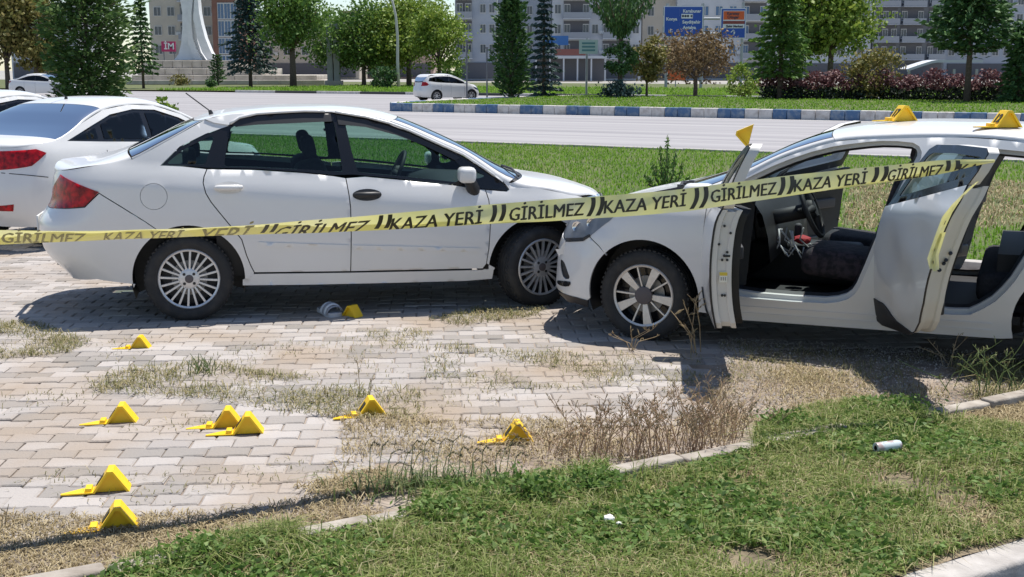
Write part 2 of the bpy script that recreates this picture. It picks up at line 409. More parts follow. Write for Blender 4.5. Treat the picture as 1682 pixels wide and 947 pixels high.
mb = MB(); P = [QA-QT*3+QN*.15, QA+QT*6+QN*.15, QA+QT*6+QN*4, QA-QT*3+QN*4]; mb.add([(p.x, p.y, -.08) for p in P], [(0, 3, 2, 1)]); tag(mb.build('driveway', M('asphalt_dark', (.06, .06, .062), .85, bump=.3, bscale=80)), kind='structure')
# ================================================================== VEGETATION
def leaf_mesh(name, C, size, mat, parent=None, D=None, asp=1.0, jit=.9, rnd=None):
    """many small leaf faces; C (n,3) centres, size (n,) or scalar, D preferred long axis (n,3) or None"""
    C = np.asarray(C, float); n = len(C); size = np.broadcast_to(np.asarray(size, float), (n,))
    a = RNG.normal(size=(n, 3)) if D is None else np.asarray(D, float)+RNG.normal(size=(n, 3))*jit*.35
    a /= np.linalg.norm(a, axis=1)[:, None]+1e-9
    b = np.cross(a, RNG.normal(size=(n, 3))); b /= np.linalg.norm(b, axis=1)[:, None]+1e-9
    s = size[:, None]
    V = np.stack([C-a*s*.5, C+b*s*.5*asp*.62-a*s*.05, C+a*s*.5, C-b*s*.5*asp*.62-a*s*.05], 1).reshape(-1, 3)
    me = bpy.data.meshes.new(name); me.vertices.add(4*n); me.vertices.foreach_set('co', V.astype(np.float32).ravel())
    me.loops.add(4*n); me.loops.foreach_set('vertex_index', np.arange(4*n, dtype=np.int32)); me.polygons.add(n)
    me.polygons.foreach_set('loop_start', np.arange(0, 4*n, 4, dtype=np.int32)); me.update(calc_edges=True)
    r = RNG.random(n) if rnd is None else rnd
    set_rnd(me, np.repeat(r, 4)); o = link(name, me, parent, [mat]); o['kind'] = 'stuff'; return o
def blade_mesh(name, B, h, w, mat, lean=.35, parent=None, curl=.5, rnd=None, zc=None):
    """grass blades: 5-point bent ribbons. B (n,3) roots"""
    B = np.asarray(B, float); n = len(B); h = np.broadcast_to(np.asarray(h, float), (n,)); w_ = np.broadcast_to(np.asarray(w, float), (n,))
    an = RNG.random(n)*2*PI; d = np.stack([np.cos(an), np.sin(an), np.zeros(n)], 1); ln = np.abs(RNG.normal(lean, lean*.5, n))
    an2 = an+PI/2+RNG.normal(0, .5, n); s = np.stack([np.cos(an2), np.sin(an2), np.zeros(n)], 1)*w_[:, None]*.5
    up = np.array([0, 0, 1.]); m = B+d*(ln*h*.35)[:, None]+up*(h*.6)[:, None]
    t = B+d*(ln*h*(1+curl))[:, None]+up*(h*np.clip(1-.35*ln-.25*curl*ln, .12, 1))[:, None]
    V = np.stack([B-s, B+s, m-s*.8, m+s*.8, t], 1).reshape(-1, 3)
    i = np.arange(n)*5; q = np.stack([i, i+1, i+3, i+2], 1); tr = np.stack([i+2, i+3, i+4], 1)
    loops = np.concatenate([q, tr], 1).ravel(); st = np.stack([np.arange(n)*7, np.arange(n)*7+4], 1).ravel()
    me = bpy.data.meshes.new(name); me.vertices.add(5*n); me.vertices.foreach_set('co', V.astype(np.float32).ravel())
    me.loops.add(len(loops)); me.loops.foreach_set('vertex_index', loops.astype(np.int32)); me.polygons.add(2*n); me.polygons.foreach_set('loop_start', st.astype(np.int32)); me.update(calc_edges=True)
    r = RNG.random(n) if rnd is None else rnd
    set_rnd(me, np.repeat(r, 5)); o = link(name, me, parent, [mat]); o['kind'] = 'stuff'; return o
leafA = Mtint('leaf_green', [(0, (0.0595, 0.1275, 0.0255)), (.5, (0.102, 0.204, 0.0374)), (1, (0.187, 0.289, 0.0595))], .55, .28)
leafB = Mtint('leaf_yellow_green', [(0, (0.112, 0.192, 0.024)), (.5, (0.192, 0.288, 0.04)), (1, (0.32, 0.384, 0.08))], .55, .3)
leafC = Mtint('leaf_olive', [(0, (0.105, 0.1125, 0.03)), (.5, (0.18, 0.1725, 0.045)), (1, (0.285, 0.225, 0.075))], .6, .25)
leafD = Mtint('leaf_brown', [(0, (0.1148, 0.081, 0.0405)), (.5, (0.2025, 0.135, 0.0675)), (1, (0.297, 0.216, 0.108))], .7, .2)
need = Mtint('needle_green', [(0, (0.0315, 0.07875, 0.0245)), (.5, (0.056, 0.1313, 0.0385)), (1, (0.1138, 0.21, 0.06125))], .6, .12)
needB = Mtint('needle_blue', [(0, (0.032, 0.0608, 0.0544)), (.5, (0.056, 0.0992, 0.0896)), (1, (0.096, 0.152, 0.136))], .6, .1)
needY = Mtint('needle_bright', [(0, (0.0765, 0.153, 0.034)), (.5, (0.1275, 0.238, 0.051)), (1, (0.204, 0.323, 0.085))], .6, .18)
leafR = Mtint('leaf_purple', [(0, (0.078, 0.0234, 0.0325)), (.5, (0.156, 0.065, 0.0715)), (1, (0.247, 0.143, 0.13))], .6, .2)
bark = M('bark', (.085, .065, .05), .95, col2=(.14, .11, .085), vscale=12, bump=.6, bscale=30)
def mk(px, base, top, width, foot=None):
    """picture spot -> ground point, height, width in metres"""
    g = G(px, base); d = g.y*math.cos(TH)+H*math.sin(TH); s = F/d
    P = AT(px, top, g.y); return g, max(.2, P.z), width/s
def crown_clumps(c, rad, ncl, cr, per, flat=1.0, hollow=.35):
    out = []
    for k in range(ncl):
        d = RNG.normal(size=3); d /= np.linalg.norm(d); r = (hollow+(1-hollow)*RNG.random())**.6
        cc = np.array(c)+d*np.array(rad)*r; q = RNG.normal(size=(per, 3))*np.array([cr, cr, cr*.75*flat])*(.6+.7*RNG.random())*.55; out.append(cc+q)
    return np.concatenate(out)
def broadleaf(name, label, px, base, top, width, crown_base, mat, n=3200, cat='tree', group='trees around the road', leaf=.24, ncl=46, trunk=.16, lean=0, zmin=None, shape=1.0):
    g, h, wd = mk(px, base, top, width); s = F/(g.y*math.cos(TH)); zb_ = AT(px, crown_base, g.y).z
    root = empty(name, label, cat, g, 0, group); R = wd/2; cz = (h+zb_)/2; rz = (h-zb_)/2
    mb = MB(); tr = max(.05, trunk); fork = zb_+rz*.25
    mb.tube([(0, 0, -.1), (lean*.3, .02, fork*.5), (lean*.6, 0, fork), (lean, 0, cz+rz*.3)], [tr*1.25, tr, tr*.85, tr*.35], 8)
    for k in range(7):
        a = 2*PI*k/7+RNG.uniform(-.3, .3); z0 = fork*RNG.uniform(.8, 1.1); mb.tube([(lean*.5, 0, z0), (R*.35*math.cos(a), R*.35*math.sin(a), z0+rz*.5), (R*.7*math.cos(a), R*.7*math.sin(a), z0+rz*RNG.uniform(.7, 1.2))], [tr*.5, tr*.3, tr*.1], 5)
    mb.build('trunk', bark, root, True)
    per = n//ncl; C = crown_clumps((lean*.7, 0, cz), (R*.82, R*.82, rz*.85), ncl, R*.36*shape, per)
    C[:, 2] = np.clip(C[:, 2], zb_*.9, h*1.02)
    leaf_mesh('crown', C, leaf*RNG.uniform(.6, 1.3, len(C)), mat, root); return root
def conifer(name, label, px, base, top, width, crown_base, mat, n=3600, cat='tree', group='trees around the road', droop=.25, leaf=.26, trunk=.13, power=.85, gapz=.0, whorls=22, k=9, up=0.0, skirt=0.0):
    g, h, wd = mk(px, base, top, width); zb_ = max(.05, AT(px, crown_base, g.y).z); root = empty(name, label, cat, g, RNG.uniform(0, 6), group); R = wd/2
    mb = MB(); mb.tube([(0, 0, -.1), (0, 0, h*.5), (0, 0, h*.97)], [trunk, trunk*.6, .02], 8)
    C, D, S_ = [], [], []; per = max(6, n//(whorls*k))
    for i in range(whorls):
        t = (i+.3)/whorls; z = zb_+(h-zb_)*t; r = R*(1-t)**power*RNG.uniform(.8, 1.1)+.05
        if t < .12: r *= .75+2*t
        if skirt and t < .5: r *= skirt+(1-skirt)*(t/.5)
        for j in range(k):
            a = 2*PI*(j+RNG.random()*.6)/k+i*.7; rr = r*RNG.uniform(.75, 1.12); u = RNG.random(per)**.6
            dz = -droop*rr*u**1.5+up*rr*u; x = rr*u*math.cos(a); y = rr*u*math.sin(a)
            sp = .10*R*(.35+.9*(1-u)); q = RNG.normal(size=(per, 3))*sp[:, None]*np.array([1, 1, .55])
            C.append(np.stack([x, y, z+dz], 1)+q); D.append(np.tile([math.cos(a), math.sin(a), -.35+up], (per, 1))); S_.append(leaf*(.6+.6*RNG.random(per)))
            if i % 2 == 0 and j % 2 == 0: mb.tube([(0, 0, z), (rr*.85*math.cos(a), rr*.85*math.sin(a), z-droop*rr*.6+up*rr*.8)], [.03, .008], 4, caps=False)
    mb.build('trunk', bark, root, True)
    leaf_mesh('crown', np.concatenate(C), np.concatenate(S_), mat, root, np.concatenate(D), asp=.7); return root
def bush(name, label, px, base, top, width, mat, n=1200, leaf=.14, group='bushes on the verges', cat='bush', stem=True, dense=.5):
    g, h, wd = mk(px, base, top, width); root = empty(name, label, cat, g, 0, group); R = wd/2
    mb = MB()
    for j in range(5): a = 2*PI*j/5; mb.tube([(0, 0, -.05), (R*.25*math.cos(a), R*.25*math.sin(a), h*.4), (R*.5*math.cos(a), R*.5*math.sin(a), h*.75)], [.03, .02, .008], 5)
    mb.build('stem', bark, root, True)
    C = crown_clumps((0, 0, h*.52), (R*.82, R*.82, h*.42), 26, R*.40, n//26, hollow=dense); C[:, 2] = np.clip(C[:, 2], .02, h)
    leaf_mesh('foliage', C, leaf*RNG.uniform(.6, 1.3, len(C)), mat, root); return root
# ---- on this side of the road
conifer('young_cedar', 'bushy dark green conifer standing behind the parked sedans at the left', 152, 216, -75, 250, 206, Mtint('cedar_green', [(0, (.045, .095, .03)), (.5, (.085, .16, .045)), (1, (.19, .27, .09))], .6, .28), n=13000, leaf=.19, droop=-.10, up=.45, power=.62, whorls=26, k=11, trunk=.09, skirt=.42, group='trees around the road')
bush('garden_shrub', 'small bright leafy shrub showing between the two parked sedans', 268, 232, 160, 52, leafB, n=1000, leaf=.13)
g, h, wd = mk(1094, 318, 222, 85); root = empty('sapling', 'small light green sapling with upright shoots on the grass strip behind the hatchback', 'sapling', g, 0)
mb = MB(); C, D = [], []; sp = wd*.5
for k, (ax, ay, hh) in enumerate(((0, 0, 1.0), (-.25, .1, .80), (.32, -.1, .74), (-.55, 0, .55), (.62, .1, .52), (-.85, -.1, .34), (.90, 0, .32), (.1, .3, .62), (-.1, -.35, .45))):
    p1 = Vector((ax*sp, ay*sp, hh*h)); pm = Vector((ax*sp*.75, ay*sp*.75, hh*h*.45)); mb.tube([(0, 0, 0), pm, p1], [.013, .009, .004], 5); u = RNG.random(80)[:, None]
    C.append((1-u)**2*0+2*u*(1-u)*np.array(pm)+u*u*np.array(p1)+RNG.normal(size=(80, 3))*np.array([.05, .05, .03])*(1.15-u)); D.append(np.c_[RNG.normal(0, .7, (80, 2)), np.full(80, .9)])
mb.build('trunk', bark, root, True); leaf_mesh('crown', np.concatenate(C), .085, needY, root, np.concatenate(D), asp=.5, jit=1.0)
# ---- on the median
conifer('thuja_tree', 'dense dark thuja column on the median near its left tip', 840, 168, -12, 80, 164, need, n=6500, droop=-.1, up=.7, power=.38, leaf=.26, whorls=24, k=8, trunk=.16)
conifer('spruce_tree', 'thin blue-green spruce beside the thuja on the median', 893, 166, -20, 74, 158, needB, n=3000, droop=.1, power=.8, leaf=.30, whorls=17, k=7, trunk=.13)
# clipped topiary: fan crown above a ball, bush at its foot
g, h, wd = mk(1018, 167, -30, 120); root = empty('topiary_tree', 'clipped tree with a fan crown above a dark ball of leaves on the median', 'tree', g, 0, 'trees around the road'); Zt = lambda py: AT(1018, py, g.y).z; sc = (F/(g.y*math.cos(TH)))
mb = MB(); mb.tube([(0, 0, 0), (0, 0, Zt(50)), (0, 0, Zt(0))], [.14, .11, .06], 8)
for k in range(9): a = 2*PI*k/9; mb.tube([(0, 0, Zt(58)), (1.0*math.cos(a), 1.0*math.sin(a), Zt(25)), (1.7*math.cos(a), 1.7*math.sin(a), Zt(-8))], [.06, .04, .02], 5)
mb.build('trunk', bark, root, True)
C = []
for z in np.linspace(Zt(56), Zt(-35), 26):
    u = (z-Zt(56))/(Zt(-35)-Zt(56)); r = (8+54*min(1, u*1.5)**.8)/sc; q = RNG.normal(size=(150, 2)); q /= np.linalg.norm(q, axis=1)[:, None]; q *= (r*RNG.random(150)**.45)[:, None]; C.append(np.c_[q, z+RNG.normal(size=150)*.10])
leaf_mesh('crown', np.concatenate(C), .25, need, root, np.tile([0, 0, 1.], (26*150, 1)), asp=.6)
leaf_mesh('crown', crown_clumps((0, 0, Zt(96)), (24/sc, 24/sc, 24/sc), 40, .26, 45, hollow=.8), .18, need, root)
bush('juniper_bush', 'spreading dark juniper at the foot of the clipped topiary tree', 1018, 168, 132, 62, needB, 1100, .2)
broadleaf('shrub_tree', 'many-stemmed green shrub tree just right of the topiary tree', 1062, 166, 44, 66, 146, leafC, 2800, leaf=.20, ncl=26, trunk=.07)
broadleaf('plum_tree', 'brown-leaved small tree under the blue direction signs', 1142, 163, 50, 140, 134, leafD, 5200, leaf=.20, ncl=44, trunk=.12)
bush('laurel_bush', 'yellow-green bush on the median right of the brown-leaved tree', 1220, 165, 100, 62, leafB, 1300, .18)
conifer('cedar_tree', 'tall dark spreading evergreen left of the dark hedge', 1280, 171, -40, 116, 122, leafA, n=6000, droop=.15, power=.55, leaf=.30, whorls=16, k=9, trunk=.15)
bush('globe_bush', 'large olive round bush in front of the dark hedge', 1436, 172, 80, 104, leafC, 2600, .18)
conifer('pine_tree', 'broad open pine above the right end of the hedge', 1587, 177, -50, 175, 88, need, n=7000, droop=-.02, up=.2, power=.5, leaf=.32, whorls=13, k=11, trunk=.17)
conifer('cypress_tree', 'dark evergreen cut off by the right edge of the photo', 1672, 178, 40, 78, 172, need, n=4200, droop=.1, power=.45, leaf=.28, whorls=18, k=8)
# ---- across the road
broadleaf('lime_tree', 'tall bright green tree behind the hedge, above its left part', 1362, 156, -60, 165, 102, leafB, 8500, leaf=.34, ncl=70, trunk=.2)
broadleaf('poplar_tree', 'yellow-green foliage at the far left edge', 14, 150, -70, 135, 122, leafC, 7000, leaf=.36, ncl=40, trunk=.2)
conifer('fir_tree', 'dark fir partly hidden behind the bushy conifer at the left', 236, 146, -8, 66, 118, need, n=2600, droop=.2, leaf=.4, whorls=16, k=8)
conifer('blue_spruce', 'blue spruce just right of the white monument', 412, 143, -30, 106, 114, needB, n=6000, droop=.22, power=.75, leaf=.42, whorls=18, k=9, trunk=.2)
broadleaf('maple_tree', 'dark green round tree with a bare trunk right of the blue spruce', 482, 144, -45, 135, 90, leafA, 7500, leaf=.36, ncl=54, trunk=.28)
broadleaf('linden_tree', 'yellow-green tree behind the curved lamp post', 672, 142, -14, 160, 108, leafB, 8500, leaf=.36, ncl=70, trunk=.24)
broadleaf('linden_tree', 'medium green tree between the grey column and the lamp post', 598, 142, -2, 130, 118, leafA, 7000, leaf=.34, ncl=60, trunk=.2)
broadleaf('linden_tree', 'yellow-green tree just left of the grey apartment block', 722, 144, 8, 98, 118, leafB, 5200, leaf=.33, ncl=46, trunk=.18)
bush('ball_bush', 'dark ball-clipped bush left of the curved lamp post', 630, 146, 110, 46, need, 1000, .3)
broadleaf('linden_tree', 'full green tree filling the gap right of the round dark tree', 552, 141, 6, 110, 124, leafA, 5600, leaf=.34, ncl=48, trunk=.2)
broadleaf('linden_tree', 'yellow-green tree right behind the ball-clipped bush', 640, 141, -6, 120, 122, leafB, 6000, leaf=.34, ncl=50, trunk=.2)
broadleaf('poplar_tree', 'dark olive tree at the left, just left of the bushy conifer', 62, 150, -40, 90, 128, leafC, 5000, leaf=.34, ncl=40, trunk=.2)
broadleaf('lime_tree', 'yellow-green tree behind the hedge between the evergreen and the tall lime tree', 1312, 156, -50, 110, 110, leafA, 5000, leaf=.34, ncl=44, trunk=.2)
bush('low_bush', 'low green bush behind the distant hatchback', 745, 143, 95, 46, leafA, 1000, .3)
conifer('small_cypress', 'small dark cypress in front of the monument platform', 358, 141, 90, 32, 138, need, n=1100, droop=-.1, up=.5, power=.4, leaf=.3, whorls=10, k=7)
bush('square_bush', 'low dark clipped bush at the foot of the small cypress', 347, 145, 126, 20, need, 400, .22)
bush('dry_bush', 'low yellowish bush in front of the monument steps', 296, 141, 122, 34, leafC, 500, .25)
# ---- hedge: one mass, purple above dark green
H0, H1 = G(1250, 170), G(1700, 176); mb = MB(); C1, C2 = [], []
hn = 15000; t = RNG.random(hn); base = np.array(H0)[None]*(1-t[:, None])+np.array(H1)[None]*t[:, None]; dz = RNG.random(hn); s_h = F/H0.y
off = RNG.normal(size=(hn, 3))*np.array([.12, .45, .05]); top_h = AT(1400, 117, H0.y).z; spl = AT(1400, 143, H0.y).z
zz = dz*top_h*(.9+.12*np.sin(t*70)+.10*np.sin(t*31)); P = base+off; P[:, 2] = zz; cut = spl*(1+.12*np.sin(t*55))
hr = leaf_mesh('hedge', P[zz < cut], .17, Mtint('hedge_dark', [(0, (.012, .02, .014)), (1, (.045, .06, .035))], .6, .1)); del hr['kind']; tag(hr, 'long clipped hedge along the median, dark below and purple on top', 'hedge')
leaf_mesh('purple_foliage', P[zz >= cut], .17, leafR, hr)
# ================================================================== BUILDINGS, MONUMENT, SIGNS, POSTS
wall_grey = M('wall_grey', (.38, .41, .47), .85, var=.05, vscale=.5); wall_white = M('wall_white', (.50, .52, .56), .85, var=.05, vscale=.5)
wall_beige = M('wall_beige', (.52, .47, .40), .85, var=.05, vscale=.5); wall_dark = M('wall_dark', (.17, .18, .20), .85, var=.08, vscale=.5)
brick_red = M('brick_red', (.24, .12, .09), .85, var=.1, vscale=1); roof_tile = M('roof_tile', (.38, .22, .17), .85, var=.1, vscale=1)
pane_m = M('far_glass', (.07, .085, .11), .15, spec=.6); pane_blue = M('blue_glass', (.04, .12, .26), .15, spec=.7); frame_m = M('window_frame', (.6, .6, .6), .6); rail_m = M('balcony_rail', (.30, .32, .36), .6)
dark_panel_m = M('balcony_shade', (.12, .12, .135), .8)  # dark colour standing in for balcony shade; shop fronts share it
mbw = MB()
for c_, d_ in (((0, -.04, .47), (1.0, .12, .06)), ((0, -.04, -.47), (1.0, .12, .06)), ((-.47, -.04, 0), (.06, .12, .88)), ((.47, -.04, 0), (.06, .12, .88)), ((0, -.03, 0), (.05, .10, .88))): mbw.box(c_, d_)
WIN = bpy.data.meshes.new('window'); WIN.from_pydata(mbw.v, [], mbw.f); WIN.materials.append(frame_m)
def _pane(mat):
    me = bpy.data.meshes.new('pane'); me.from_pydata([(-.44, -.012, -.44), (.44, -.012, -.44), (.44, -.012, .44), (-.44, -.012, .44)], [], [(0, 1, 2, 3)]); me.materials.append(mat); return me
PANE, PANEB = _pane(pane_m), _pane(pane_blue)
def window(root, x, y, z, w_, h_, blue=False):
    o = bpy.data.objects.new('window', WIN); COL.objects.link(o); o.parent = root; o.location = (x, y, z); o.scale = (w_, 1, h_)
    p = bpy.data.objects.new('pane', PANEB if blue else PANE); COL.objects.link(p); p.parent = o; return o
def building(label, px0, px1, Y, top, mat, bays, wins=(.9, 1.3), depth=12, balc=(), bw=3.0, rz=0, blue=False, roofm=None, skip=0, base_dark=True, group='apartment blocks behind the trees', fl=3.0, floors=4):
    """bays: x positions (0..1) of window columns; balc: x ranges of stacked balconies"""
    A, B = AT(px0, 112.5, Y), AT(px1, 112.5, Y); W_ = B.x-A.x; root = empty('apartment_building', label, 'building', (A.x, Y, 0), rz, group)
    hgt = top
    mb = MB(); mb.box((W_/2, depth/2, hgt/2), (W_, depth, hgt)); mb.build('wall', mat, root)
    mb = MB(); mb.box((W_/2, depth/2, hgt+.15), (W_+.5, depth+.5, .3)); mb.build('roof', roofm or wall_dark, root)
    if base_dark: mb = MB(); mb.box((W_/2, -.10, 1.5), (W_*.94, .2, 2.4)); mb.build('shop_front', dark_panel_m, root)
    for f in range(skip, floors):
        z = 3.6+fl*f+1.2
        if z > hgt-.8: break
        for bx in bays:
            window(root, bx*W_, 0, z, wins[0], wins[1], blue)
            if RNG.random() < .35: mb = MB(); mb.box((bx*W_+wins[0]*.5+.5, -.18, z-.5), (.75, .35, .5)); mb.build('air_conditioner', frame_m, root)
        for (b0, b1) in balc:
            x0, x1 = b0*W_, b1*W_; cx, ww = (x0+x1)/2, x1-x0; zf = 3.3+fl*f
            mb = MB(); mb.box((cx, -.05, zf+1.45), (ww*.96, .1, 2.5)); mb.build('balcony_shade', dark_panel_m, root)  # flat dark panel on the wall, shade of a deep balcony painted in
            mb = MB(); mb.box((cx, -.75, zf), (ww, 1.5, .18)); b_ = mb.build('balcony', wall_white if mat is not wall_dark else wall_grey, root)
            mb = MB(); mb.box((cx, -1.46, zf+.55), (ww, .06, .85)); mb.build('railing', rail_m, b_)
            for q in np.linspace(x0+.6, x1-.6, max(2, int(ww/1.4))): window(root, q, -.12, zf+1.4, .95, 1.7, blue)
    return root
building('beige apartment block behind the white monument', 250, 360, 200, 15, wall_beige, (.12, .32, .86), balc=((.45, .72),), wins=(1.2, 1.5))
building('brick and blue glass block right of the monument', 352, 396, 190, 15, brick_red, (), floors=4, base_dark=True)
mb = MB(); r_ = [o for o in bpy.data.objects if o.name.startswith('apartment_building')][-1]
for i in range(3):
    for f in range(4): window(r_, 1.35+1.0*i, -.02, 2.6+2.6*f, .98, 2.5, True)
building('pale low building glimpsed behind the trees at the left', 20, 130, 205, 12, wall_white, (.2, .4, .6, .8), wins=(1.2, 1.4))
building('building with a pale wall behind the round dark tree', 395, 590, 215, 10.5, wall_beige, (.1, .25, .4, .55, .7, .85), wins=(1.3, 1.5), floors=3)
building('pink tiled-roof house above the yellow-green trees', 560, 712, 230, 12.0, M('wall_pink', (.50, .36, .31), .85), (.1, .3, .5, .7, .9), roofm=roof_tile, floors=3)
building('grey apartment block with stacked corner balconies, left of the thuja', 748, 815, 190, 18, wall_grey, (.68, .90), balc=((.02, .42),), wins=(.9, 1.4))
building('grey apartment block continuing behind the thuja', 817, 905, 196, 18, wall_grey, (.1, .35, .6, .85), wins=(.9, 1.4))
building('white apartment block with wide curved balconies', 907, 1052, 192, 18, wall_white, (.06, .48, .94), balc=((.12, .42), (.56, .88)), wins=(1.0, 1.5))
building('beige apartment block behind the blue direction sign', 1054, 1108, 200, 18, wall_beige, (.25, .7), wins=(1.0, 1.5))
building('pale apartment block with blue windows between the two signs', 1110, 1262, 198, 18, wall_white, (.1, .3, .45, .6), balc=((.70, .96),), wins=(1.2, 1.6), blue=True)
building('white building behind the lime tree', 1264, 1428, 215, 14, wall_white, (.1, .3, .5, .7, .9), wins=(1.2, 1.5))
building('dark grey block with rows of balconies behind the hedge', 1430, 1548, 215, 20, wall_dark, (), balc=((.0, .34), (.38, .70), (.76, .99)), floors=5)
building('grey block with many windows at the right edge', 1550, 1730, 225, 18, wall_grey, (.06, .16, .26, .36, .46, .56, .66, .76, .86), wins=(1.2, 1.5), floors=5)
# shop strip under the white block: awning, white posts
P = AT(935, 130, 180); root = empty('shop_row', 'row of glass shop fronts with white posts under the white block', 'shop', (AT(880, 130, 180).x, 180, 0)); Wd = AT(992, 130, 180).x-AT(880, 130, 180).x
mb = MB(); mb.box((Wd/2, 1.5, 1.6), (Wd, 3, 3.2)); mb.build('shop_front', dark_panel_m, root)
mb = MB(); mb.box((Wd/2, -.3, 3.4), (Wd+.6, 3.8, .35)); mb.build('canopy', wall_white, root)
for i in range(6): mb = MB(); mb.box((Wd*i/5, -2.0, 1.6), (.22, .22, 3.2)); mb.build('post', wall_white, root)
mb = MB(); mb.box((Wd*.5, -2.1, 4.1), (4.6, .15, .9)); mb.build('fascia_sign', M('sign_red_brown', (.22, .08, .07), .6), root)
mb = MB(); mb.box((Wd*.30, .2, 5.8), (3.4, 1.6, 1.3)); tag(mb.build('blue_awning', M('awning_blue', (.03, .13, .36), .6), None), None)
aw = bpy.data.objects['blue_awning']; aw.parent = root
# magenta sign on the left
P = AT(277, 76, 186); root = empty('shop_sign', 'magenta shop sign with white letters left of the monument', 'sign', P); mb = MB(); mb.box((0, 0, 0), (2.1, .25, 1.5)); mb.build('sign_board', M('sign_magenta', (.50, .03, .13), .5), root)
mb = MB(); mb.tube([(-.8, .2, -.7), (-.8, .2, -P.z)], .08, 6); mb.tube([(.8, .2, -.7), (.8, .2, -P.z)], .08, 6); mb.build('post', wall_dark, root)
def text_obj(name, txt, size, mat, parent, loc, rot=(PI/2, 0, 0), ext=.004, offs=0.0, align='CENTER', shear=0.0, space=1.0):
    cu = bpy.data.curves.new(name, 'FONT'); cu.body = txt; cu.size = size; cu.extrude = ext; cu.offset = offs; cu.align_x = align; cu.align_y = 'CENTER'; cu.shear = shear; cu.space_character = space; cu.resolution_u = 3
    t = bpy.data.objects.new(name, cu); COL.objects.link(t); bpy.context.view_layer.update()
    me = bpy.data.meshes.new_from_object(t.evaluated_get(bpy.context.evaluated_depsgraph_get())); bpy.data.objects.remove(t); bpy.data.curves.remove(cu)
    me.materials.clear(); o = link(name, me, parent, [mat]); o.location = loc; o.rotation_euler = rot; return o
white_print = M('white_print', (.8, .8, .8), .6)
text_obj('lettering', 'İM', 1.3, white_print, root, (.1, -.14, 0), offs=.03)
# monument: two sweeping pale fins on a stepped stone platform
stone = M('pale_stone', (.42, .38, .33), .85, col2=(.54, .49, .43), vscale=.9, lo=.4, hi=.65); Ym = G(330, 141).y+6
mt = M('monument_stone', (.76, .76, .76), .5, var=.06, vscale=1.2)
Zm = lambda py, b=0: AT(330, py, Ym+b).z; Xm = lambda px, b=0: AT(px, 100, Ym+b).x
plat = empty('stone_platform', 'wide stepped stone platform carrying the white monument', 'platform', (Xm(330), Ym, 0)); x0 = Xm(330); XM = lambda a: Xm(a, 7); ZM = lambda b: Zm(b, 7)
levels = [(205, 532, 139, 131, 0), (215, 520, 131, 123, 1.2), (225, 430, 123, 112, 2.4), (235, 380, 112, 99, 3.6)]
for a, b, y0, y1, back in levels:
    mb = MB(); mb.box(((Xm(a, back)+Xm(b, back))/2-x0, back+6, (Zm(y0, back)+Zm(y1, back))/2), (Xm(b, back)-Xm(a, back), 12, Zm(y1, back)-Zm(y0, back))); mb.build('step', stone, plat, bevel=.05)
    for k in range(9):
        q = Xm(a, back)+(Xm(b, back)-Xm(a, back))*(k+.5)/9-x0; mb = MB(); mb.box((q, back-.04, (Zm(y0, back)+Zm(y1, back))/2), ((Xm(b, back)-Xm(a, back))/9-.12, .10, (Zm(y1, back)-Zm(y0, back))*.8)); mb.build('stone_slab', stone, plat)
mon = empty('monument', 'tall white monument of sweeping curved fins on the stone platform', 'monument', (XM(330), Ym+7, Zm(99, 3.6)))
def fin(name, left, right, y_, th):
    zs = [p[1] for p in left]; rows = []
    mb = MB(); L = [(XM(a)-XM(330), ZM(b)-Zm(99, 3.6)) for a, b in left]; R = [(XM(a)-XM(330), ZM(b)-Zm(99, 3.6)) for a, b in right]; n = len(L)
    for k, (yy) in enumerate((y_, y_+th)):
        pass
    vs = [(p[0], y_, p[1]) for p in L]+[(p[0], y_, p[1]) for p in R]+[(p[0], y_+th, p[1]) for p in L]+[(p[0], y_+th, p[1]) for p in R]
    fs = []
    for i in range(n-1):
        fs += [(i, n+i, n+i+1, i+1), (2*n+i, 2*n+i+1, 3*n+i+1, 3*n+i), (i, i+1, 2*n+i+1, 2*n+i), (n+i, 3*n+i, 3*n+i+1, n+i+1)]
    fs += [(0, 2*n, 3*n, n), (n-1, 2*n-1, 4*n-1, 3*n-1)]
    mb.add(vs, fs); o = mb.build(name, mt, mon); autosmooth(o, 40)
fin('fin', [(286, 98), (294, 88), (299, 70), (302, 45), (303, 20), (300, -5), (296, -40)], [(338, 98), (330, 85), (325, 65), (323, 42), (325, 20), (328, -5), (330, -40)], 0, 1.5)
fin('fin', [(344, 98), (336, 85), (329, 62), (326, 40), (324, 32), (326, 15), (331, -40)], [(357, 97), (350, 84), (342, 62), (337, 40), (334, 20), (333, -5), (336, -40)], -1.0, 1.4)
fin('inner_fin', [(322, 98), (316, 85), (312, 65), (311, 45), (314, 20), (317, 0), (320, -40)], [(334, 98), (325, 80), (320, 62), (319, 42), (320, 20), (323, 0), (326, -40)], -.5, .4)
# signs
blue_sign = M('sign_blue', (.018, .085, .42), .45); white_b = M('sign_white', (.72, .73, .75), .5); orange_s = M('sign_orange', (.70, .12, .03), .5); steel_post = M('galvanised', (.34, .36, .38), .5, metal=.4)
Ys = 110
def at2(px, py, Y=Ys): return AT(px, py, Y)
def board(par, px0, px1, py0, py1, Y, mat, name, th=.08, off=0):
    a, b = at2(px0, py1, Y), at2(px1, py0, Y); P = par.location; mb = MB(); mb.box(((a.x+b.x)/2-P.x, off, (a.z+b.z)/2-P.z), (b.x-a.x, th, b.z-a.z)); return mb.build(name, mat, par)
root = empty('direction_sign', 'blue overhead road sign with four white destination names', 'road sign', at2(1122, 61)); root.location.z = 0
board(root, 1089.5, 1155.5, 9.5, 60.5, Ys, white_b, 'sign_border'); board(root, 1091, 1154, 11, 59, Ys, blue_sign, 'sign_panel', .10, -.012)
bt = board(root, 1115.3, 1116.3, 12, 53, Ys, white_print, 'divider', .12, -.012)
s1 = F/Ys
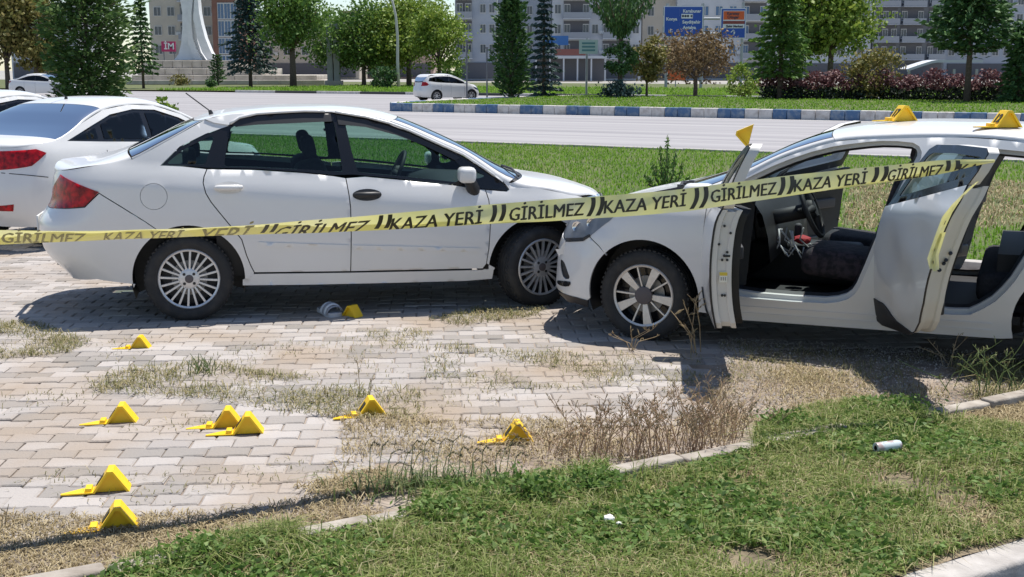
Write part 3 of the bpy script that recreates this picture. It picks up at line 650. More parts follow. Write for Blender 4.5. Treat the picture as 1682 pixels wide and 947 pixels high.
def sgn(txt, px, py, h, mat=white_print, par=root):
    P = at2(px, py); return text_obj('lettering', txt, h/s1*1.38, mat, par, (P.x-par.location.x, -.075, P.z-par.location.z), offs=.012)
sgn('Konya', 1103, 31, 5); sgn('Karabunar', 1136.5, 18, 5); sgn('Seydişehir', 1135.5, 36, 5); sgn('Antalya', 1132, 45, 5); sgn('↓', 1134.5, 54, 6); sgn('↓', 1101, 52, 8)
board(root, 1119, 1138, 22.5, 30, Ys, white_print, 'white_plate', .12, -.012); sgn('●●● ◄', 1128.5, 26.3, 3.2, M('dark_print', (.05, .05, .08), .6))
for px in (1154, 1096): P = at2(px, 60); mb = MB(); mb.tube([(P.x-root.location.x, .25, 0), (P.x-root.location.x, .25, at2(px, 5).z)], .14, 8); mb.build('post', steel_post, root)
for py in (30, 55): a, b = at2(1154, py), at2(1183, py); mb = MB(); mb.tube([(a.x-root.location.x, .2, a.z), (b.x-root.location.x, .2, b.z)], .10, 8); mb.build('cross_arm', steel_post, root)
root2 = empty('direction_sign', 'blue road sign with an orange and white upper half, right of the larger sign', 'road sign', at2(1204, 61)); root2.location.z = 0
board(root2, 1182.5, 1226, 13, 63, Ys, white_b, 'sign_border'); board(root2, 1184, 1224.5, 14.5, 61.5, Ys, blue_sign, 'sign_panel', .10, -.012)
board(root2, 1187, 1223.5, 17, 46, Ys, white_b, 'white_plate', .12, -.012); board(root2, 1188, 1222.5, 18, 32, Ys, orange_s, 'orange_plate', .14, -.012); board(root2, 1187.5, 1223, 34, 39, Ys, M('sign_maroon', (.25, .05, .04), .5), 'red_plate', .14, -.012)
dk = M('dark_print', (.05, .05, .08), .6)
def sgn2(txt, px, py, h, mat): P = at2(px, py); return text_obj('lettering', txt, h/s1*1.38, mat, root2, (P.x-root2.location.x, -.10, P.z-root2.location.z), offs=.01)
sgn2('Karatay', 1204, 22, 4.6, dk); sgn2('Otogar', 1204, 28, 4.6, dk); sgn2('Şehir Merkezi', 1206, 43, 3.4, dk); sgn2('↑', 1204, 54, 9, white_print)
P = at2(1220, 60); mb = MB(); mb.tube([(P.x-root2.location.x, .25, 0), (P.x-root2.location.x, .25, P.z+3)], .13, 8); mb.build('post', steel_post, root2)
# white street sign on a pole on the median, orange board, posts and lamp
g = G(963, 165); root = empty('street_sign', 'pale green sign board on a tall grey pole on the median', 'sign', g); s_ = F/g.y
mb = MB(); mb.tube([(0, 0, -.05), (0, 0, AT(963, 62, g.y).z)], .06, 8); mb.build('post', steel_post, root)
a, b = AT(951, 88, g.y), AT(982, 65, g.y); mb = MB(); mb.box(((a.x+b.x)/2-g.x, -.08, (a.z+b.z)/2), (b.x-a.x, .06, b.z-a.z)); mb.build('sign_board', M('sign_pale', (.55, .68, .66), .5), root)
for k in range(3): mb = MB(); zz = a.z+(b.z-a.z)*(.25+.25*k); mb.box(((a.x+b.x)/2-g.x, -.12, zz), ((b.x-a.x)*.7, .02, .10)); mb.build('lettering', M('sign_teal', (.12, .30, .33), .5), root)
P = AT(1110, 123, 120); root = empty('orange_board', 'small orange board seen under the brown-leaved tree', 'sign', (P.x, 120, 0)); mb = MB(); mb.box((0, 0, P.z), (1.9, .1, 1.0)); mb.build('sign_board', orange_s, root); mb = MB(); mb.tube([(0, .1, 0), (0, .1, P.z)], .06, 6); mb.build('post', steel_post, root)
g = G(655, 146); root = empty('street_lamp', 'tall pale lamp post leaning in a curve above the yellow-green tree', 'street lamp', g); pts = [(655, 144), (653, 100), (653, 60), (650, 25), (645, 3), (636, -16), (615, -30)]
P0 = [AT(a, b, g.y) for a, b in pts]; mb = MB(); mb.tube([(p.x-g.x, 0, max(p.z, -.1)) for p in P0], [.14, .13, .12, .11, .10, .08, .07], 10); mb.build('pole', M('pale_metal', (.5, .5, .45), .5), root, True); q = P0[-1]; mb = MB(); mb.box((q.x-g.x-.5, 0, q.z), (1.1, .35, .18)); mb.build('lamp_head', steel_post, root, bevel=.05)
for px, b, t, lab in ((767, 166, 66, 'thin dark post on the median by the distant hatchback'), (800, 166, 78, 'thin dark post on the median left of the thuja')):
    g = G(px, b); mb = MB(); hh = AT(px, t, g.y).z; o = empty('slim_post', lab, 'post', g, 0, 'slim posts on the median'); mb.tube([(0, 0, -.05), (0, 0, hh)], .045, 8); mb.build('pole', wall_dark, o); mb = MB(); mb.box((0, 0, hh), (.16, .16, .10)); mb.build('cap', wall_dark, o, bevel=.02)
g = G(549, 142); root = empty('stone_column', 'square grey stone column between the round tree and the lamp post', 'column', g); hh = AT(549, 38, g.y).z
for dx in (-.34, .34): mb = MB(); mb.box((dx, 0, hh/2), (.55, .8, hh)); mb.build('shaft', M('column_stone', (.36, .37, .37), .8, var=.08, vscale=1), root)
mb = MB(); mb.box((0, 0, .3), (1.7, 1.2, .6)); mb.build('plinth', stone, root, bevel=.04)
# white curved canopy behind the hedge
A, B = AT(1490, 112, 120), AT(1614, 112, 120); root = empty('canopy', 'long white curved canopy roof showing above the hedge', 'canopy', (A.x, 120, 0)); L = B.x-A.x; mb = MB()
zt = AT(1550, 98, 120).z; zl = AT(1490, 113, 120).z
mb.grid([[(L*u, yy, zl+(zt-zl)*min(1, 1.5*math.sin(min(u*1.15, 1)*PI*.55))) for u in np.linspace(0, 1, 16)] for yy in (0, 3)]); mb.grid([[(L*u, 0, zl-.25+(zt-zl)*min(1, 1.5*math.sin(min(u*1.15, 1)*PI*.55))) for u in np.linspace(0, 1, 16)], [(L*u, 0, zl+(zt-zl)*min(1, 1.5*math.sin(min(u*1.15, 1)*PI*.55))) for u in np.linspace(0, 1, 16)]]); mb.build('roof', wall_white, root)
for u in (.05, .35, .65, .95): mb = MB(); mb.box((L*u, .5, zl/2), (.2, .2, zl)); mb.build('post', steel_post, root)
# ================================================================== CAR TOOLKIT
def chaikin(p, n=1, closed=True):
    for _ in range(n):
        q = []; N = len(p)
        for i in range(N if closed else N-1):
            a = p[i]; b = p[(i+1) % N]
            q += [(a[0]*.75+b[0]*.25, a[1]*.75+b[1]*.25), (a[0]*.25+b[0]*.75, a[1]*.25+b[1]*.75)]
        p = q
    return p
def roundc(p, r):
    q = []; N = len(p)
    for i in range(N):
        a, b, c = Vector(p[i-1]), Vector(p[i]), Vector(p[(i+1) % N]); u = (a-b); v = (c-b); k = min(r, u.length*.4, v.length*.4); s = b+u.normalized()*k; e = b+v.normalized()*k
        for t in (0, .33, .67, 1): w_ = s*(1-t)**2+b*2*t*(1-t)+e*t*t; q.append((w_.x, w_.y))
    return q
def dens(p, d, closed=True):
    q = []; N = len(p)
    for i in range(N if closed else N-1):
        a = p[i]; b = p[(i+1) % N]; k = max(1, int(math.ceil(math.dist(a, b)/d)))
        for j in range(k): q.append((a[0]+(b[0]-a[0])*j/k, a[1]+(b[1]-a[1])*j/k))
    return q
def area(p): return .5*sum(p[i][0]*p[(i+1) % len(p)][1]-p[(i+1) % len(p)][0]*p[i][1] for i in range(len(p)))
def clean(p, e=1e-4):
    q = []
    for a in p:
        if not q or math.dist(a, q[-1]) > e: q.append((a[0], a[1]))
    if math.dist(q[0], q[-1]) < e: q.pop()
    return q
def shrink(p, d):
    """move every vertex of a closed outline inwards by d"""
    p = clean(p); sgn = 1 if area(p) > 0 else -1; N = len(p); q = []
    for i in range(N):
        a, b, c = Vector(p[i-1]), Vector(p[i]), Vector(p[(i+1) % N])
        e0 = (b-a).normalized(); e1 = (c-b).normalized()
        n0 = Vector((-e0.y, e0.x))*sgn; n1 = Vector((-e1.y, e1.x))*sgn
        n = n0+n1; L = n.length
        n = n/L if L > 1e-6 else n0
        k = d/max(.4, n.dot(n0)); q.append((b.x+n.x*k, b.y+n.y*k))
    return q
def arc(cx, cz, R, a0, a1, n=20):
    return [(cx+R*math.cos(math.radians(a0+(a1-a0)*i/n)), cz+R*math.sin(math.radians(a0+(a1-a0)*i/n))) for i in range(n+1)]
def tri_fill(outer, holes, pts):
    """constrained triangulation -> (2-D verts, faces)"""
    V = []; Ed = []
    for ring in [outer]+holes:
        n = len(V); V += ring; Ed += [(n+i, n+(i+1) % len(ring)) for i in range(len(ring))]
    nb = len(V); V = V+pts
    r = delaunay_2d_cdt([Vector(v) for v in V], Ed, [], 0, 1e-6)
    vs = r[0]; fs = r[2]
    cx = np.array([(vs[f[0]][0]+vs[f[1]][0]+vs[f[2]][0])/3 for f in fs]); cz = np.array([(vs[f[0]][1]+vs[f[1]][1]+vs[f[2]][1])/3 for f in fs])
    ok = pin(cx, cz, outer)
    for h in holes: ok &= ~pin(cx, cz, h)
    return vs, [f for f, k in zip(fs, ok) if k]
class Car:
    """body shell: near/far side = height field y(x,z); top = cross curves between the two shoulder lines. local x runs along the car, -y is the near side"""
    def __init__(s, root, o, psi, hw, zb, low, gh, xt, xn, Lt=.5, Ln=.55, nt=2.5, nn=2.5, p=2.6):
        s.root = root; s.o = Vector((o[0], o[1], 0)); s.psi = psi; s.hw = hw; s.zb = zb
        s.low = spline(*zip(*low)); s.gh = gh; s.xt = spline(*zip(*xt)); s.xn = spline(*zip(*xn))
        s.Lt, s.Ln, s.nt, s.nn, s.p = Lt, Ln, nt, nn, p; s.dents = []
    def W(s, x, z):
        zb = s.zb(x)
        if z <= zb: b = s.hw-s.low(z-zb)
        else: b = s.hw-s.low(0)-s.gh[0]*(z-zb)-s.gh[1]*(z-zb)**2
        t = (x-s.xt(z))/s.Lt
        if t < 1: b *= max(0, 1-(1-max(t, 0))**s.nt)**(1/s.nt)
        t = (s.xn(z)-x)/s.Ln
        if t < 1: b *= max(0, 1-(1-max(t, 0))**s.nn)**(1/s.nn)
        for (dx, dz, rx, rz, dp) in s.dents:
            q = ((x-dx)/rx)**2+((z-dz)/rz)**2
            if q < 1: b -= dp*(1-q)**2
        return b
    def loc(s, P):
        d = Vector(P)-s.o; c, sn = math.cos(s.psi), math.sin(s.psi)
        return Vector((c*d.x+sn*d.y, -sn*d.x+c*d.y, d.z))
    def world(s, P):
        c, sn = math.cos(s.psi), math.sin(s.psi)
        return Vector((s.o.x+c*P[0]-sn*P[1], s.o.y+sn*P[0]+c*P[1], P[2]))
    def pr(s, P): return proj(s.world(P))
    def P(s, px, py, yl=None):
        """picture point -> (x,z) on the near side surface (or on the plane y=yl)"""
        r = ray(px, py); c, sn = math.cos(s.psi), math.sin(s.psi)
        d = Vector((c*r.x+sn*r.y, -sn*r.x+c*r.y, r.z)); o = s.loc((0, 0, H)); y = -s.hw if yl is None else yl
        for _ in range(40 if yl is None else 1):
            t = (y-o.y)/d.y; q = o+d*t
            if yl is None: y = .5*y+.5*min(-s.W(q.x, q.z), -.25)
        return (q.x, q.z)
    def poly(s, items, ch=0):
        q = []
        for it in items:
            if it[0] == 'L': q.append((it[1], it[2]))
            elif it[0] == 'A': q += arc(*it[1:])
            else: q.append(s.P(it[0], it[1]))
        q = clean(q)
        return chaikin(q, ch) if ch else q
    def grid(s, poly, sp):
        xs = [p[0] for p in poly]; zs = [p[1] for p in poly]; out = []
        z = min(zs)+sp*.5; k = 0
        while z < max(zs):
            cand = list(np.arange(min(xs)+(sp*.5 if k % 2 else 0), max(xs), sp))
            xt, xn = s.xt(z), s.xn(z)
            if min(xs) < xt+s.Lt*.4: cand = [c for c in cand if c > xt+s.Lt*.45]+[xt+s.Lt*.45*(i/9)**2.2 for i in range(1, 10)]
            if max(xs) > xn-s.Ln*.4: cand = [c for c in cand if c < xn-s.Ln*.45]+[xn-s.Ln*.45*(i/9)**2.2 for i in range(1, 10)]
            out += [(c, z) for c in cand]; z += sp; k += 1
        return out
    def side(s, name, outer, holes=(), mat=None, off=0.0, gap=.0035, flange=.022, sp=.045, parent=None, mirror=True, hgap=0, xf=None):
        """a pressed panel on the body side: exact outline, rolled-in edges. off<0 sits inside the surface"""
        out = shrink(outer, gap) if gap else clean(outer); ho = [shrink(h, -hgap) if hgap else clean(h) for h in holes]
        bs = min(sp, .04)
        out = dens(out, bs); ho = [dens(h, bs) for h in ho]
        g = s.grid(out, sp)
        if g:
            gx = np.array([a[0] for a in g]); gz = np.array([a[1] for a in g]); ok = pin(gx, gz, out)
            for h in ho: ok &= ~pin(gx, gz, h)
            B = np.array(out+[q for h in ho for q in h])
            keep = []
            for i in np.nonzero(ok)[0]:
                dd = (B[:, 0]-gx[i])**2+(B[:, 1]-gz[i])**2
                if dd.min() > (sp*.3)**2 or (gx[i] < s.xt(gz[i])+s.Lt*.45 and dd.min() > .0004) or (gx[i] > s.xn(gz[i])-s.Ln*.45 and dd.min() > .0004): keep.append(g[i])
            g = keep
        vs, fs = tri_fill(out, ho, g)
        f3 = xf or (lambda P: P)
        V = [f3(Vector((v[0], -(s.W(v[0], v[1])+off), v[1]))) for v in vs]
        F_ = []
        for f in fs:
            a, b, c = vs[f[0]], vs[f[1]], vs[f[2]]
            F_.append(list(f) if (b[0]-a[0])*(c[1]-a[1])-(b[1]-a[1])*(c[0]-a[0]) > 0 else list(f)[::-1])
        if flange:
            for ring in [out]+ho:
                n = len(V); N = len(ring)
                for (x, z) in ring:
                    y = s.W(x, z)+off; V.append(f3(Vector((x, -y, z)))); V.append(f3(Vector((x, -(y-flange), z))))
                for i in range(N):
                    j = (i+1) % N; F_.append([n+2*i, n+2*i+1, n+2*j+1, n+2*j])
        par = parent or s.root
        o = mesh(name, V, F_, mat or paint, par, True)
        if mirror:
            c = o.copy(); COL.objects.link(c); c.parent = par; c.scale = (1, -1, 1)
        return o
    # ---------------------------------------------------------------- top
    def fit_top(s, Epts, Spts, zc0=.06, N=40, xmax=None):
        """shoulder line (x,z) list; Spts = silhouette in the picture -> crown heights"""
        ex = [e[0] for e in Epts]; s.Ef = spline(ex, [e[1] for e in Epts]); s.E = lambda x: float(s.Ef(x))
        sx = [q[0] for q in Spts]; sy = [q[1] for q in Spts]
        X = np.linspace(ex[0], ex[-1], N); Z = []
        for x in X:
            lo, hi = s.E(x)+.004, s.E(x)+.30
            for _ in range(22):
                m = (lo+hi)/2; bad = False
                for a in np.linspace(.1, PI-.3, 14):
                    px, py = s.pr(s.S(x, a, m))
                    if sx[0] <= px <= sx[-1] and py < np.interp(px, sx, sy): bad = True; break
                if bad: hi = m
                else: lo = m
            Z.append(lo)
        Z = np.array(Z)
        if xmax is not None:
            h0 = float(np.interp(xmax, X, Z))-s.E(xmax); Z = np.array([z if x <= xmax else s.E(x)+h0*max(.3, 1-(x-xmax)*.6) for x, z in zip(X, Z)])
        for _ in range(3): Z[1:-1] = .25*Z[:-2]+.5*Z[1:-1]+.25*Z[2:]
        s.zX, s.zZ = X, Z; f = spline(X, Z); s.zc = lambda x: float(f(x))
    def S(s, x, a, zc=None):
        E = s.E(x); w_ = s.W(x, E); zc = s.zc(x) if zc is None else zc
        c, sn = math.cos(a), math.sin(a); e = 2/s.p
        return Vector((x, -w_*math.copysign(abs(c)**e, c), E+(zc-E)*max(sn, 0)**e))
    def top(s, name, x0, x1, a0=0.0, a1=PI, mat=None, nx=14, na=28, off=0.0, gap=.003, parent=None, flange=.015):
        f0 = x0 if callable(x0) else (lambda a: x0); f1 = x1 if callable(x1) else (lambda a: x1)
        rows = []
        for i in range(nx+1):
            r = []
            for j in range(na+1):
                a = a0+(a1-a0)*j/na; u = i/nx; A, B = f0(a)+gap, f1(a)-gap
                r.append(s.S(A+(B-A)*u, a)+Vector((0, 0, off)))
            rows.append(r)
        mb = MB(); mb.grid(rows)
        if flange:
            for edge in (rows[0], rows[-1]):
                mb.grid([edge, [p-Vector((0, 0, flange)) for p in edge]])
        o = mb.build(name, mat or paint, parent or s.root, True); return o
def wheel(root, x, y, R, rim_r, style, steer=0.0, far=False, z=None, wd=.2):
    """tyre mesh named wheel > rim, brake disc, hub cap"""
    B = Matrix.Rotation(PI/2, 4, 'X')            # lathe axis z -> -y (outwards on the near side)
    h = wd/2; mb = MB()
    prof = [(rim_r-.004, h-.030), (rim_r+.006, h-.012), (rim_r+.022, h-.002), ((rim_r+R)/2, h+.003), (R-.028, h-.003), (R-.014, h-.014), (R-.004, h-.030), (R, h-.045)]
    for k in (-1, 0, 1):
        c = k*.045; prof += [(R, -(-c)+.006) if 0 else (R, -c+.006), (R-.007, -c+.004), (R-.007, -c-.004), (R, -c-.006)]
    prof += [(R, -h+.045), (R-.014, -h+.014), ((rim_r+R)/2, -h), (rim_r, -h+.03)]
    mb.lathe(prof, 56, B)
    # shoulder lugs
    for k in range(56):
        a = 2*PI*k/56
        for sd in (1, -1):
            T = B @ Matrix.Rotation(a, 4, 'Z')
            vs = [T @ Vector((R-.0015+dx, dy, sd*(h-.036)+dz)) for dz in (-.014, .012) for dy in (-.009, .009) for dx in (-.012, .004)]
            mb.add(vs, [(0, 1, 3, 2), (4, 6, 7, 5), (0, 4, 5, 1), (2, 3, 7, 6), (1, 5, 7, 3), (0, 2, 6, 4)])
    w_ = mb.build('wheel', tyre_m, root, False); autosmooth(w_, 30)
    w_.location = (x, y, R-.008 if z is None else z); w_.rotation_euler = (0, 0, (PI if far else 0)+steer)
    r = MB(); r.mi = 0
    r.lathe([(rim_r-.002, h-.006), (rim_r+.004, h-.012), (rim_r+.004, h-.02), (rim_r-.012, h-.022), (rim_r-.014, h-.012)], 56, B, closed=True)
    r.mi = 1; r.lathe([(rim_r-.010, h-.02), (rim_r-.02, h-.08), (rim_r-.025, -h+.04)], 48, B)
    r.lathe([(rim_r-.02, .0), (.03, .0)], 40, B)
    def spoke(a, r0, r1, w0, w1, z0, z1, t=.014, mi=0):
        r.mi = mi; T = B @ Matrix.Rotation(a, 4, 'Z')
        vs = []
        for rr, ww, zz in ((r0, w0, z0), ((r0+r1)/2, (w0+w1)/2, (z0+z1)/2+.004), (r1, w1, z1)):
            vs += [T @ Vector((rr, -ww/2, zz)), T @ Vector((rr, ww/2, zz)), T @ Vector((rr, ww/2+.002, zz-t)), T @ Vector((rr, -ww/2-.002, zz-t))]
        fs = []
        for i in (0, 4):
            fs += [(i, i+4, i+5, i+1), (i+1, i+5, i+6, i+2), (i+3, i+7, i+4, i), (i+2, i+6, i+7, i+3)]
        r.add(vs, fs)
    fz = h-.014
    if style == 'multi':
        for k in range(20): spoke(2*PI*(k+.5)/20+.08, .070, rim_r-.008, .012, .0145, fz-.006, fz-.004, .016)
        r.mi = 0; r.lathe([(0, fz-.002), (.055, fz-.003), (.074, fz-.010), (.080, fz-.03)], 36, B)
        r.mi = 1
        for k in range(4):
            a = PI/4+k*PI/2; T = B @ Matrix.Translation((.048*math.cos(a), .048*math.sin(a), fz-.006))
            r.lathe([(.0105, 0), (.0105, .006), (0, .0055)], 12, T)
        r.mi = 2; r.lathe([(.030, fz-.004), (.029, fz+.004), (.0, fz+.007)], 24, B)
        ms = [alloy, black, cap_grey]
    elif style == 'five':
        for k in range(5):
            a = math.radians(64+72*k); spoke(a, .05, rim_r-.006, .030, .062, fz-.010, fz-.002, .02)
            spoke(a+math.radians(40), .05, rim_r-.006, .010, .010, fz-.016, fz-.006, .016)
        r.mi = 2; r.lathe([(.060, fz-.02), (.059, fz-.002), (.054, fz+.001), (0, fz+.001)], 30, B)
        ms = [machined, black_gloss, cap_grey]
    else:
        for k in range(7): spoke(2*PI*k/7+.2, .05, rim_r-.006, .03, .026, fz-.008, fz-.004, .016)
        r.mi = 0; r.lathe([(.06, fz-.02), (.058, fz-.004), (0, fz-.002)], 20, B)
        ms = [alloy, black, cap_grey]
    ro = r.build('rim', ms, w_, False); autosmooth(ro, 35)
    d = MB(); d.lathe([(.125, .012), (.125, .018), (.05, .018)], 32, B)
    d.build('brake_disc', steel, w_, False)
    return w_
def liner(c, cx, R, depth=.36, cz=.30):
    """dark wheel housing behind the arch"""
    mb = MB(); n = 24
    pts = arc(cx, cz, R+.012, 200, -20, n); rows = []
    for dy in (.006, depth*.5, depth): rows.append([(x, -(c.W(x, min(max(z, .2), 1.0))-dy), z) for x, z in pts])
    mb.grid(rows); mb.add([(cx, -(c.hw-depth), cz)]+[(x, -(c.hw-depth)+.0, z) for x, z in pts], [(0, i+1, i+2) for i in range(n)])
    o = mb.build('wheel_housing', black, c.root, True)
    k = o.copy(); COL.objects.link(k); k.parent = c.root; k.scale = (1, -1, 1)
def rbox(name, c, d, mat, parent, bev=.03, rot=None):
    mb = MB(); R = Matrix.Rotation(rot[1], 3, rot[0]) if rot else None
    mb.box(c, d, M=R); return mb.build(name, mat, parent, bevel=bev)
def seat(root, x, y, face=1, mat=None, z=.30, rest=True):
    """face=+1: occupant looks towards +x"""
    mat = mat or fabric
    o = rbox('seat', (x, y, z+.10), (.52, .50, .18), mat, root, .06, ('Y', -.09*face))
    rbox('seat_back', (x-.30*face, y, z+.43), (.15, .48, .64), mat, o, .06, ('Y', -.28*face))
    if rest:
        rbox('headrest', (x-.42*face, y, z+.84), (.10, .26, .17), mat, o, .04, ('Y', -.2*face))
    return o
def steering(root, x, y, z, face=1, tilt=.42):
    mb = MB(); n = 36; vs = []
    T = Matrix.Translation((x, y, z)) @ Matrix.Rotation(face*(PI/2-tilt)*-1, 4, 'Y')
    ring = [T @ Vector((.185*math.cos(2*PI*i/n), .185*math.sin(2*PI*i/n), 0)) for i in range(n+1)]
    mb.tube(ring, .016, 8, caps=False)
    for a in (0, PI, -PI/2): mb.tube([T @ Vector((.05*math.cos(a), .05*math.sin(a), .01)), T @ Vector((.18*math.cos(a), .18*math.sin(a), 0))], [.03, .015], 8)
    mb.lathe([(.07, -.03), (.075, 0), (.06, .025), (0, .03)], 20, T)
    return autosmooth(mb.build('steering_wheel', cabin, root, True), 50)
# ================================================================== THE WHITE SEDAN (middle)
def build_sedan():
    psi = math.radians(12.12); o = (-2.4617, 9.3106)
    root = empty('sedan_car', 'closed white sedan with many-spoked alloy wheels, nose against the hatchback with open doors', 'car', (o[0], o[1], 0), psi, 'cars parked on the paved yard')
    zb = lambda x: 1.10-.089*(min(max(x, -.7), 2.6)+.15)
    c = Car(root, o, psi, .865, zb,
            [(-.95, .10), (-.80, .07), (-.62, .028), (-.42, .002), (-.28, 0), (-.17, .006), (-.125, .011), (-.095, .022), (-.05, .036), (0, .062)],
            (.26, .36), [(.15, -.84), (.30, -.90), (.45, -1.03), (.60, -1.075), (.72, -1.06), (.82, -.99), (.95, -.965), (1.10, -.93), (1.3, -.9)],
            [(.15, 3.12), (.3, 3.22), (.6, 3.24), (.8, 3.2), (1.0, 3.1), (1.3, 3.0)], Lt=.50, Ln=.62, nt=2.6, nn=2.4)
    c.dents = [(.62, .62, .5, .16, -.004)]
    R1, R2 = .385, .385; X2 = 2.548
    archL = lambda a0, a1, n=22: arc(0, .302, R1, a0, a1, n)
    # ---- shoulder line and crown
    E = [c.P(*q) for q in [(105, 279), (150, 272), (217, 261), (250, 244), (300, 216), (336, 196), (378, 188.5), (430, 184), (500, 181.5), (545, 182), (600, 190), (672, 212), (724, 236), (761, 252), (797, 276), (826, 297), (842, 304), (900, 311), (950, 321), (985, 330)]]
    E = [(-.955, E[0][1]-.035)]+E+[(3.13, E[-1][1]-.06)]
    c.fit_top(E, [(80, 268), (88, 262), (130, 259), (186, 250.5), (217, 238), (260, 217), (300, 198.5), (325, 187), (345, 182), (370, 177.5), (430, 171.5), (480, 170), (540, 170), (600, 174), (640, 183), (673, 197), (711, 214), (752, 230.5), (786, 252), (826, 275.5), (841, 277), (901, 284.4), (941, 294.4), (981, 312.4), (1004, 322)])
    ex = lambda px, py: c.P(px, py)[0]
    xr0, xr1 = ex(217, 261), ex(336, 196); xw1, xw0 = ex(835, 301), ex(640, 201)
    c.top('trunk_lid', -.93, lambda a: xr0-.06*math.sin(a), nx=14)
    c.top('rear_window', lambda a: xr0-.06*math.sin(a)+.008, lambda a: xr1-.10*math.sin(a), .16, PI-.16, glass_side, nx=10, off=-.004)
    for a0, a1 in ((0, .17), (PI-.17, PI)):
        c.top('window_seal', lambda a: xr0-.06*math.sin(a)+.004, lambda a: xr1-.10*math.sin(a)+.004, a0+.10 if a0 == 0 else a0, a1 if a0 == 0 else a1-.10, black, nx=10, na=4, off=.0005, flange=0)
        c.top('rear_pillar', lambda a: xr0-.06*math.sin(a), lambda a: xr1-.10*math.sin(a), a0 if a0 == 0 else a0+.06, a1-.06 if a0 == 0 else a1, paint, nx=10, na=4, off=-.001, flange=0)
    c.top('roof', lambda a: xr1-.10*math.sin(a), lambda a: xw0+.10*math.sin(a)-.0, nx=22)
    wtop = lambda a: xw0+.10*math.sin(a); wbot = lambda a: xw1+.14*math.sin(a)
    c.top('windscreen', wtop, wbot, .36, PI-.36, glass_clear, nx=14, off=-.003)
    for a0, a1 in ((0, .34), (PI-.34, PI)): c.top('front_pillar', wtop, wbot, a0, a1, paint, nx=16, na=6, flange=0)
    for a0, a1 in ((.33, .38), (PI-.38, PI-.33)): c.top('window_seal', wtop, wbot, a0, a1, black, nx=16, na=2, off=.001, flange=0)
    c.top('hood', lambda a: wbot(a)+.05*math.sin(a)**.5, 3.13, nx=26, na=36)
    c.top('cowl', lambda a: wbot(a)-.02, lambda a: wbot(a)+.06*math.sin(a)**.5, .3, PI-.3, black, nx=3, off=-.012)
    # wiper bits at the base of the screen
    mb = MB(); p0 = c.S(wbot(.5)+.03, .55); p1 = c.S(wbot(.5)+.0, 1.2); mb.tube([p0+Vector((0, 0, .012)), p0*.5+p1*.5+Vector((0, 0, .03)), p1+Vector((-.03, 0, .02))], .009, 6); mb.build('wiper', black, root)
    c.top('headliner', xr1+.02, xw0-.02, .1, PI-.1, black, nx=14, off=-.035, flange=0)
    # ---- side panels
    S_ = c.side
    doorR = [(340, 277), (335, 290), (333.6, 300), (338, 317), (347, 332), (359, 347), (378, 370), (397, 393), (405, 419), (412, 436), (418, 447.5)]
    split = [(568, 292), (573, 318), (576, 340.5), (577, 385), (576, 445.6)]
    S_('rear_door', c.poly(doorR+split[::-1]+[(548, 288.5), (500, 283.5), (420, 278.5)]), mat=paint)
    doorF = [(797, 311), (803, 328.5), (805.6, 368.6), (803, 409), (799, 433), (793, 441)]
    S_('front_door', c.poly(split+[(700, 443)]+doorF[::-1]+[(781, 309.5), (745, 303.5), (650, 294), (600, 289.5)]), mat=paint)
    # quarter panel with rear arch
    seam = [(162.6, 317), (200, 340), (240, 365), (268, 384)]
    Ei = [e for e in E if e[0] <= xr1+.02]
    sP = [c.P(*q) for q in seam]
    tl = [(99, 286), (162.5, 315), (139, 338.5), (79, 336), (86.5, 309)]
    xlid = c.xt(1.06)
    rear_edge = [(c.xt(z)+.0, z) for z in (.84, .90, .96, 1.02, Ei[0][1])]
    dlo_t = [(376, 207), (338, 220), (295.6, 241), (265, 271), (300, 272.5), (340, 276)]
    aj = math.degrees(math.atan2(sP[-1][1]-.302, sP[-1][0])); a_end = -7
    d_low = [c.P(*q) for q in doorR]
    tail_up = rear_edge
    quarter = [p for p in Ei]+[c.P(376, 205)]+[c.P(*q) for q in dlo_t[:-1]]+d_low[:6]+[c.P(378, 370), c.P(397, 393), c.P(405, 419), c.P(412, 436), c.P(418, 447.5)]+[c.P(416, 458), (.378, .262)]+archL(a_end, aj)+sP[::-1]+[c.P(139, 338), (c.xt(.835), .835)]+tail_up[:-1]
    fuel = [(c.P(252.5, 322.5)[0]+.092*math.cos(t*PI/16), c.P(252.5, 322.5)[1]+.092*math.sin(t*PI/16)) for t in range(32)]
    S_('quarter_panel', quarter, [fuel], paint, sp=.04)
    S_('fuel_flap', fuel, mat=paint, gap=.003, mirror=False, sp=.03)
    bump = [(c.xt(z), z) for z in (.81, .72, .62, .52, .44, .38)]+[c.P(84.5, 442), c.P(110, 451), c.P(160, 459), c.P(221, 467)]+[p for p in archL(187, aj)]+sP[::-1]+[c.P(139, 340), c.P(79, 338)]
    S_('rear_bumper', bump, mat=paint, sp=.04)
    S_('tail_light', c.poly(tl), mat=red_lens, off=.006, gap=0, flange=.03, sp=.025)
    S_('lamp_seal', c.poly([(79, 334), (139, 336.5), (140, 340), (79, 339)]), mat=black, off=.003, gap=0, sp=.03, flange=.01)
    # sill
    S_('sill', c.poly([(398, 459), (418, 449), (576, 447), (700, 444.5), (793, 442.5), (812, 440), (809, 458), (765, 461.6), (640, 465), (500, 468), (398, 469)]), mat=paint)
    # front fender
    archF = arc(X2, .30, R2, 188, 60, 24)
    archG = arc(X2, .30, R2, 60, -5, 10)
    En = [e for e in E if e[0] >= c.P(797, 276)[0]]
    tip = [(825, 300.5), (836, 310.5), (833, 314)]
